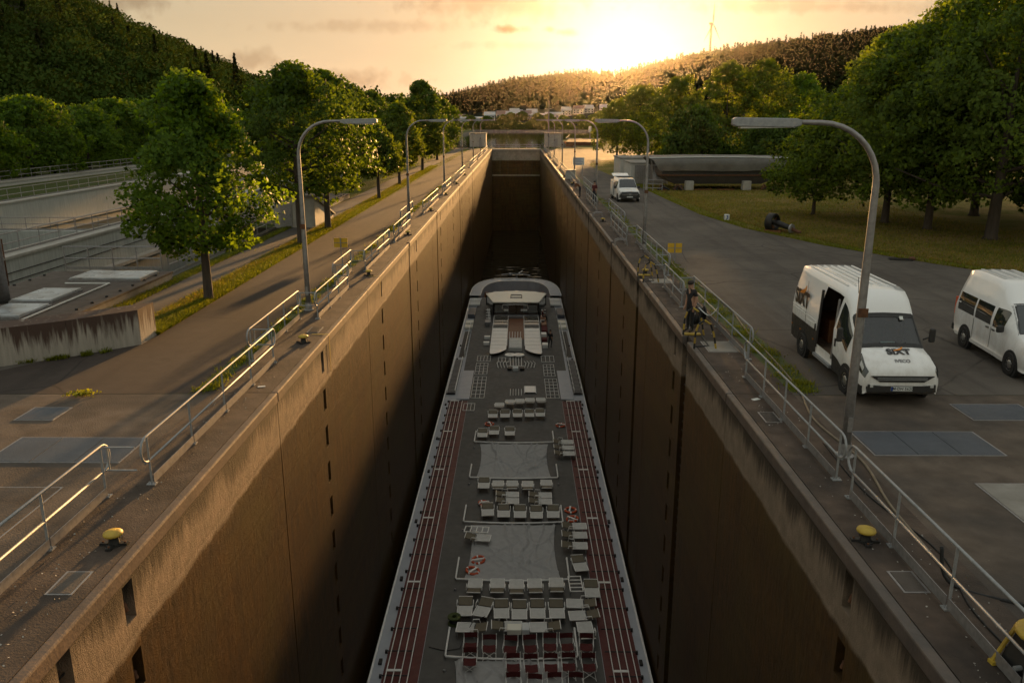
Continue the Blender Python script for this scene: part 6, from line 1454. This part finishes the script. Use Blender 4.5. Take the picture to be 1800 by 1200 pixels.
# right side
G4 = 'big trees on the right lawn'
tree('small drooping tree at the left of the big right trees', (23.0, 62.4, .01), 6.6, 6.4, 1.3, 'leaf_willow', 260, 52, .24, 31, 'dome', .13, .6, .35, .5, group=G4)
tree('big spreading tree left of centre in the right grove', (26.3, 57.5, .01), 12.6, 11.5, 2.0, 'leaf_willow', 520, 56, .28, 32, 'dome', .24, .85, .35, .5, group=G4)
tree('big tree with pale trunk in the right grove', (27.6, 54.0, .01), 14.0, 9.5, 2.4, 'leaf_willow', 420, 54, .28, 33, 'tall', .24, .85, .4, .4, group=G4)
tree('largest nearest tree with thick leaning trunk at the right', (29.2, 49.4, .01), 15.2, 14.0, 2.2, 'leaf_willow', 620, 56, .27, 34, 'dome', .34, .9, .35, .5, group=G4)
tree('dense tree cut by the right picture edge', (36.5, 50.5, .01), 15.0, 13.0, 1.2, 'leaf_dark', 460, 54, .30, 35, 'dome', .3, 1.0, .35, .4, group=G4)
tree('dense dark tree behind the right grove', (35.0, 62.0, .01), 15.5, 15.0, 1.0, 'leaf_dark', 420, 50, .34, 36, 'dome', .3, 1.1, .35, .3, group=G4)
tree('dark tree filling the far right behind the grove', (44.0, 58.0, .01), 15.0, 14.0, .8, 'leaf_dark', 320, 46, .36, 37, 'dome', .3, 1.1, .35, .3, group=G4)
G5 = 'hazy trees behind the barge'
for i, (x, y, h, w, lf, sh, lab) in enumerate(((20.7, 170, 10.5, 8.4, 'leaf_olive', 'dome', 'slim backlit tree with visible trunk by the far road'), (25.5, 130, 13, 12, 'leaf_olive', 'round', 'broad hazy tree directly under the sun'), (30.5, 121, 14.6, 11, 'leaf_olive', 'tall', 'tallest hazy tree behind the barge'),
    (37, 126, 15.2, 13, 'leaf_olive', 'tall', 'tall hazy tree right behind the barge'), (44, 130, 13.5, 13, 'leaf_maple', 'round', 'rounded hazy tree right of the tall pair'), (51, 128, 12, 13, 'leaf_maple', 'round', 'rounded green tree behind the left edge of the right grove'), (60, 132, 13, 15, 'leaf_dark', 'round', 'dark tree far right behind the grove'), (22, 148, 12.5, 11, 'leaf_olive', 'dome', 'hazy tree left of the broad one'), (42, 108, 8.5, 11, 'leaf_dark', 'dome', 'low dark tree at the right end of the barge'), (33, 106, 7.0, 10, 'leaf_dark', 'dome', 'low dark bush tree right behind the barge'), (24, 112, 8.5, 10, 'leaf_dark', 'dome', 'low dark bush tree behind the left half of the barge'))):
    tree(lab, (x, y, 0), h, w, 1.9 if i == 0 else .6, lf, 260, 44, .42, 60 + i, sh, .2, 1.0, .4, group=G5)
# far bank bushes: copies of one bush along the end of the canal
G6 = 'bushes along the far canal bank'
bsh = None; random.seed(5)
for i in range(30):
    x = -75 + i * 5.6 + random.uniform(-2, 2); y = 604 + random.uniform(0, 22) + (8 if i % 2 else 0)
    if bsh is None: bsh = tree('rounded bush on the far canal bank, leftmost of the row', (x, y, 0), 6.0, 10, .2, 'leaf_olive', 90, 26, 1.1, 80, 'dome', .15, 1.3, .4, group=G6, name='bush', cat='bush')
    else: s = random.uniform(.7, 1.25); dup(bsh, (x, y, 0), i * 2.1, f'rounded bush on the far canal bank, {(ORD + ORD)[i % 14]} from the {"left" if i < 14 else "middle" if i < 28 else "right"}', (s, s, s * random.uniform(.7, 1.0)))
tl = None
for i, (x, y, s) in enumerate(((-62, 330, 1), (-72, 360, 1.1), (-56, 390, .9), (-80, 320, 1.15), (-66, 300, 1.05), (-95, 350, 1.2), (-50, 280, .9), (-52, 450, 1.0), (-60, 520, 1.2), (-90, 280, 1.2), (-78, 260, 1.1), (-44, 240, .85), (-105, 300, 1.3))):
    lab = f'dark wooded tree on the left canal bank, {ORD[i] if i else "first"} of the clump'
    if tl is None: tl = tree(lab, (x, y, 0), 14.5, 14, .6, 'leaf_dark', 190, 34, .8, 90, 'round', .3, 1.5, .4, group='trees on the left canal bank')
    else: dup(tl, (x, y, 0), i * 1.7, lab, (s, s, s))
tl2 = None
for i, (x, y, s) in enumerate(((70, 330, .6), (84, 350, .7), (78, 420, .9), (66, 470, .8), (95, 300, .75), (110, 340, .9), (74, 540, 1.0), (64, 590, .8), (105, 260, .7), (130, 280, .9), (90, 240, .6), (150, 300, 1.0), (120, 400, 1.1))):
    dup(tl, (x, y, 0), i * 2.2, f'hazy tree on the right canal bank, {ORD[i]} of the clump', (s, s, s))['group'] = 'trees on the right canal bank'

# ------------------------------------------------------------------ wooded hillsides (masses of far trees)
def forest(name, lab, f, n, azr, yr, hmin, hmax, pine_frac, per, qsize, seed, clear=(), far=False):
    g = np.random.default_rng(seed); Q = []; Qp = []; N0 = []; N1 = []
    az = g.uniform(*azr, n * 2); y = np.sqrt(g.uniform(yr[0] ** 2, yr[1] ** 2, n * 2)); x = az * y; cnt = 0
    for i in range(n * 2):
        z = float(f(np.array(x[i]), np.array(y[i])))
        if z < 1.5 and (y[i] > 640): continue
        if any(c[0] < az[i] < c[1] and c[2] < y[i] < c[3] for c in clear): continue
        cnt += 1
        if cnt > n: break
        h = g.uniform(hmin, hmax); pine = g.uniform() < pine_frac and (far or az[i] < -.33)
        if pine:
            h *= 1.2; t = g.uniform(0, 1, per) ** .8; a = g.uniform(0, 6.28, per); r = (1 - t) * h * .17 * g.uniform(.5, 1, per)
            C = np.stack([x[i] + r * np.cos(a), y[i] + r * np.sin(a), z + h * (.12 + .88 * t)], 1)
            Qp.append(leaf_quads(C, qsize * (.85 if per < 100 else 1.1), g, 0, .55, droop=.4)); N1.append(np.repeat([[x[i], y[i], z + h * .35]], per, 0))
        else:
            d = g.normal(size=(per, 3)); d /= np.linalg.norm(d, axis=1)[:, None]; d[:, 2] = np.abs(d[:, 2]) * 1.25 - .35
            w = h * g.uniform(.32, .44)
            C = np.array([x[i], y[i], z + h * .5]) + d * np.array([w, w, h * .42]) * g.uniform(.7, 1.06, per)[:, None]
            Q.append(leaf_quads(C, qsize, g, .6, .8)); N0.append(np.repeat([[x[i], y[i], z + h * .4]], per, 0))
    for q, n0, mt, nm in ((Q, N0, 'leaf_ridge' if far else 'leaf_forest', 'broadleaf wood'), (Qp, N1, 'pine_ridge' if far else 'leaf_pine', 'conifers')):
        if not q: continue
        q = orient(np.concatenate(q), np.concatenate(n0)); me = quads_mesh(name, q); soft_normals(me, q, np.concatenate(n0), .93)
        tag(mkobj(name, me, mt), lab.format(nm), 'forest', kind='stuff')
forest('forest', '{} covering the steep hillside on the left', hill_l, 1350, (-.84, -.17), (160, 470), 11, 17, .06, 330, .85, 101)
forest('forest', '{} covering the long ridge on the right', hill_r, 6500, (-.30, .74), (800, 1560), 11, 18, .40, 36, 4.4, 102, ((-.12, .02, 780, 900), (.02, .16, 800, 880)), True)

# ------------------------------------------------------------------ village, turbine and pylon
random.seed(21)
VIL = [(-62, 740, 9, 'house'), (-52, 760, 10, 'house'), (-38, 745, 26, 'hall'), (-26, 790, 10, 'house'), (-14, 800, 11, 'house'), (-6, 780, 9, 'house'), (0, 805, 10, 'house'), (8, 790, 10, 'house'), (-3, 830, 9, 'house'), (14, 812, 10, 'house'), (22, 770, 18, 'hall'), (34, 785, 16, 'hall'), (48, 830, 9, 'house'), (62, 850, 11, 'house'), (72, 860, 10, 'house'), (90, 870, 10, 'house')]
HA = ('pale house with', 'white house with', 'small house with', 'gabled house with')
for i, (x, y, w, k) in enumerate(VIL):
    z = float(hill_r(np.array(float(x)), np.array(float(y)))) - .3
    hh = 5.2 if k == 'house' else 5; d = 9 if k == 'house' else 14
    lab = f'{"pale village house" if k == "house" else "long low hall with bright roof"} below the far ridge, {ORD[min(i, 13)] if i < 14 else ("second last" if i == 14 else "last")} counted from the left'
    t = thing('village_house' if k == 'house' else 'village_hall', lab, 'house' if k == 'house' else 'hall', (x, y, z), random.uniform(-.3, .3), 'houses of the far village')
    MB().box(-w / 2, w / 2, -d / 2, d / 2, -1.5, hh).build('wall', 'house_wall', t)
    r = 3.4 if k == 'house' else 1.6
    MB().add([(-w / 2 - .4, -d / 2 - .4, hh), (w / 2 + .4, -d / 2 - .4, hh), (w / 2 + .4, d / 2 + .4, hh), (-w / 2 - .4, d / 2 + .4, hh), (-w / 2 - .4, 0, hh + r), (w / 2 + .4, 0, hh + r)], [(0, 1, 5, 4), (2, 3, 4, 5), (0, 4, 3), (1, 2, 5), (0, 3, 2, 1)]).build('roof', 'roof_tile' if (i % 3 == 1 and k == 'house') else 'roof_grey', t)
    for q in range(3 if k == 'house' else 5):
        xx = -w / 2 + w * (q + .5) / (3 if k == 'house' else 5)
        for zz in ((1.0, 3.2) if k == 'house' else (2.2,)): MB().box(xx - .6, xx + .6, -d / 2 - .04, -d / 2 - .003, zz, zz + 1.3).build('window', 'glass_dark', t)
hp = None
for i in range(16):
    x = -70 + i * 11 + random.uniform(-3, 3); y = 720 + random.uniform(-25, 60)
    dup(bsh, (x, y, float(hill_r(np.array(x), np.array(y))) - .5), i, f'clump of garden trees in the far village, {"number" if 0 else ORD[i % 14]} from the left{" again nearer" if i > 13 else ""}', (1.1, 1.1, 1.3))['group'] = 'garden trees of the village'
def az_at(px): return (px - 910) / 1475 * 1.0
t = thing('wind_turbine', 'distant wind turbine standing behind the right ridge', 'wind turbine', (2500 * .2235, 2500, 60))
bx = 2500 * .2235
MB().cyl((bx, 2500, 60), (bx, 2500, 272), 4.6, 3.0, 10).build('tower', 'dark_steel', t, world=True)
MB().box(bx - 7, bx + 3, 2497, 2503, 271, 277).build('nacelle', 'dark_steel', t, world=True)
for a in (88, 208, 328):
    c, s = math.cos(R(a)), math.sin(R(a)); p = Vector((bx + 4, 2494, 274)); d = Vector((c * .22, -.3 * c, s)).normalized() if True else None
    q = p + d * 60; side = Vector((.55, -.8, 0)).cross(d).normalized()
    MB().add([tuple(p + side * 1.0), tuple(p + d * 14 + side * 3.8), tuple(q), tuple(p + d * 14 - side * 2.2), tuple(p - side * 1.0), tuple(p + d * 14 + Vector((0, .8, 0)))], [(0, 1, 5, 4), (1, 2, 5), (2, 3, 5), (3, 4, 5), (0, 4, 3, 2, 1)]).build('blade', 'dark_steel', t, world=True)
px = 1600 * .475; pz = float(hill_r(np.array(px * 1500 / 1600), np.array(1500.))) - 4
t = thing('power_pylon', 'lattice power pylon on the ridge behind the right grove', 'pylon', (px, 1600, pz))
H = 48
for sx_ in (-1, 1):
    for sy_ in (-1, 1): MB().cyl((px + sx_ * 4, 1600 + sy_ * 4, pz), (px + sx_ * .6, 1600 + sy_ * .6, pz + H), .35, .2, 4).build('leg', 'galv_dull', t, world=True)
for k in range(7):
    w0 = 4 - 3.4 * k / 7; w1 = 4 - 3.4 * (k + 1) / 7; z0 = pz + H * k / 7; z1 = pz + H * (k + 1) / 7
    MB().cyl((px - w0, 1596, z0), (px + w1, 1597, z1), .2, n=4).build('brace', 'galv_dull', t, world=True); MB().cyl((px + w0, 1596, z0), (px - w1, 1597, z1), .2, n=4).build('brace', 'galv_dull', t, world=True)
for z, w in ((.66, 9), (.8, 12), (.93, 8)): MB().cyl((px - w, 1600, pz + H * z), (px + w, 1600, pz + H * z), .3, n=4).build('cross_arm', 'galv_dull', t, world=True)

# ------------------------------------------------------------------ grass and weeds
def blades(name, lab, polyfn, n, hmin, hmax, wid, mat, seed, zb=.01):
    g = np.random.default_rng(seed); P = polyfn(g, n); N = len(P)
    a = g.uniform(0, 6.28, N); h = g.uniform(hmin, hmax, N); ln = g.uniform(.4, 1.5, N) * h
    d = np.stack([np.cos(a), np.sin(a), np.zeros(N)], 1); s = np.stack([-np.sin(a), np.cos(a), np.zeros(N)], 1) * (wid * g.uniform(.6, 1.4, N))[:, None]
    top = P + d * ln[:, None] + np.array([0, 0, 1]) * h[:, None]
    V = np.stack([P - s, P + s, top + s * .15, top - s * .15], 1)
    return tag(mkobj(name, quads_mesh(name, V), mat), lab, 'grass', kind='stuff')
def strip(x0, x1, y0, y1, pw=2.2):
    def f(g, n):
        u = g.uniform(0, 1, n); y = y0 + (y1 - y0) * u ** pw; x = g.uniform(0, 1, n); return np.stack([x0 + (x1 - x0) * x - .004 * (y - 40), y, np.full(n, .012)], 1)
    return f
blades('grass', 'green grass of the left verge under the trees', strip(-13.0, -11.75, 26.4, 130), 60000, .06, .2, .014, 'grass_blade', 1)
blades('grass', 'dry grass along the left verge', strip(-13.0, -12.4, 26.4, 110), 9000, .08, .22, .012, 'grass_dry', 2)
blades('grass', 'grass beside the flat roof wall', strip(-15.18, -14.75, 24, 60, 1.2), 9000, .05, .18, .014, 'grass_blade', 3)
def tufts(x0, x1, y0, y1, k, per):
    def f(g, n):
        c = np.stack([g.uniform(x0, x1, k), y0 + (y1 - y0) * g.uniform(0, 1, k) ** 1.6], 1); i = g.integers(0, k, n); q = g.normal(0, .13, (n, 2)); return np.concatenate([c[i] + q, np.full((n, 1), .012)], 1)
    return f
blades('weeds', 'weeds growing behind the left railings', tufts(-8.1, -7.8, 20.5, 90, 130, 0), 6000, .03, .15, .016, 'grass_blade', 4)
blades('weeds', 'weeds growing behind the right railings', tufts(7.85, 8.4, 20.6, 75, 150, 0), 5000, .03, .12, .016, 'grass_blade', 5)
blades('weeds', 'moss and weeds at the foot of the wing wall', lambda g, n: (lambda t: np.stack([-12.2 - 9.5 * t, 25.0 - 3.9 * t ** .62 - 0.35 + g.normal(0, .05, n), np.full(n, .012)], 1))(g.choice(g.uniform(0, 1, 40), n) + g.normal(0, .006, n).clip(-.02, .02) + .02), 3500, .04, .16, .016, 'grass_blade', 6)
ed = np.array(EDGE)
def lawn_pts(g, n):
    y = 24 + 80 * g.uniform(0, 1, n) ** 1.3; xe = np.interp(y, ed[::-1, 1], ed[::-1, 0]); x = xe + .05 + g.uniform(0, 1, n) ** 2.0 * 16; return np.stack([x, y, np.full(n, .012)], 1)
blades('grass', 'short grass of the right lawn', lawn_pts, 34000, .05, .16, .022, 'grass_blade', 7)
blades('grass', 'dry mown grass on the right lawn', lambda g, n: lawn_pts(g, n) + np.array([1.2, 0, 0]), 62000, .04, .14, .024, 'grass_dry', 8)
fl = MB()
for k in range(14): fl.lathe([(0, .02), (.03, .0), (.035, .02), (0, .03)], (-11.1 + rng.normal(0, .12), 20.15 + rng.normal(0, .07), .08), 6)
t = thing('flower_clump', 'small clump of yellow flowers in a crack of the left apron', 'flowers', (-11.1, 20.15, .01)); fl.build('blossoms', 'flower', t, world=True)
mkobj('leaves', quads_mesh('leaves', leaf_quads(np.stack([-11.1 + rng.normal(0, .2, 160), 20.15 + rng.normal(0, .09, 160), .03 + rng.uniform(0, .09, 160)], 1), .09, rng, .5)), 'grass_blade', t, world=True)
# fallen leaves and pebbles scattered over the walkways
g = np.random.default_rng(77); n = 800
xx = np.where(g.uniform(size=n) < .5, g.uniform(-7.6, -6.4, n), g.uniform(6.4, 7.6, n)); yy2 = 7 + 60 * g.uniform(0, 1, n) ** 2
tag(mkobj('litter', quads_mesh('litter', leaf_quads(np.stack([xx, yy2, np.full(n, .024)], 1), .032, g, 6.0, .9)), 'concrete_light'), 'pale droppings and grit scattered on both walkways', 'litter', kind='stuff')

# ------------------------------------------------------------------ evening haze filling the valley
hz = MB().box(-1100, 1600, -60, 2650, -30, 345).build('haze', 'lawn')
hz.data.materials.clear(); hm_ = bpy.data.materials.new('haze_air'); hm_.use_nodes = True; nt = hm_.node_tree; nt.nodes.clear()
pv = nt.nodes.new("ShaderNodeVolumePrincipled"); ou = nt.nodes.new("ShaderNodeOutputMaterial"); nt.links.new(pv.outputs[0], ou.inputs['Volume'])
pv.inputs['Color'].default_value = (.95, .86, .72, 1); pv.inputs['Density'].default_value = .000007; pv.inputs['Anisotropy'].default_value = .9
hz.data.materials.append(hm_); tag(hz, 'thin golden evening haze filling the valley', 'haze', kind='stuff')
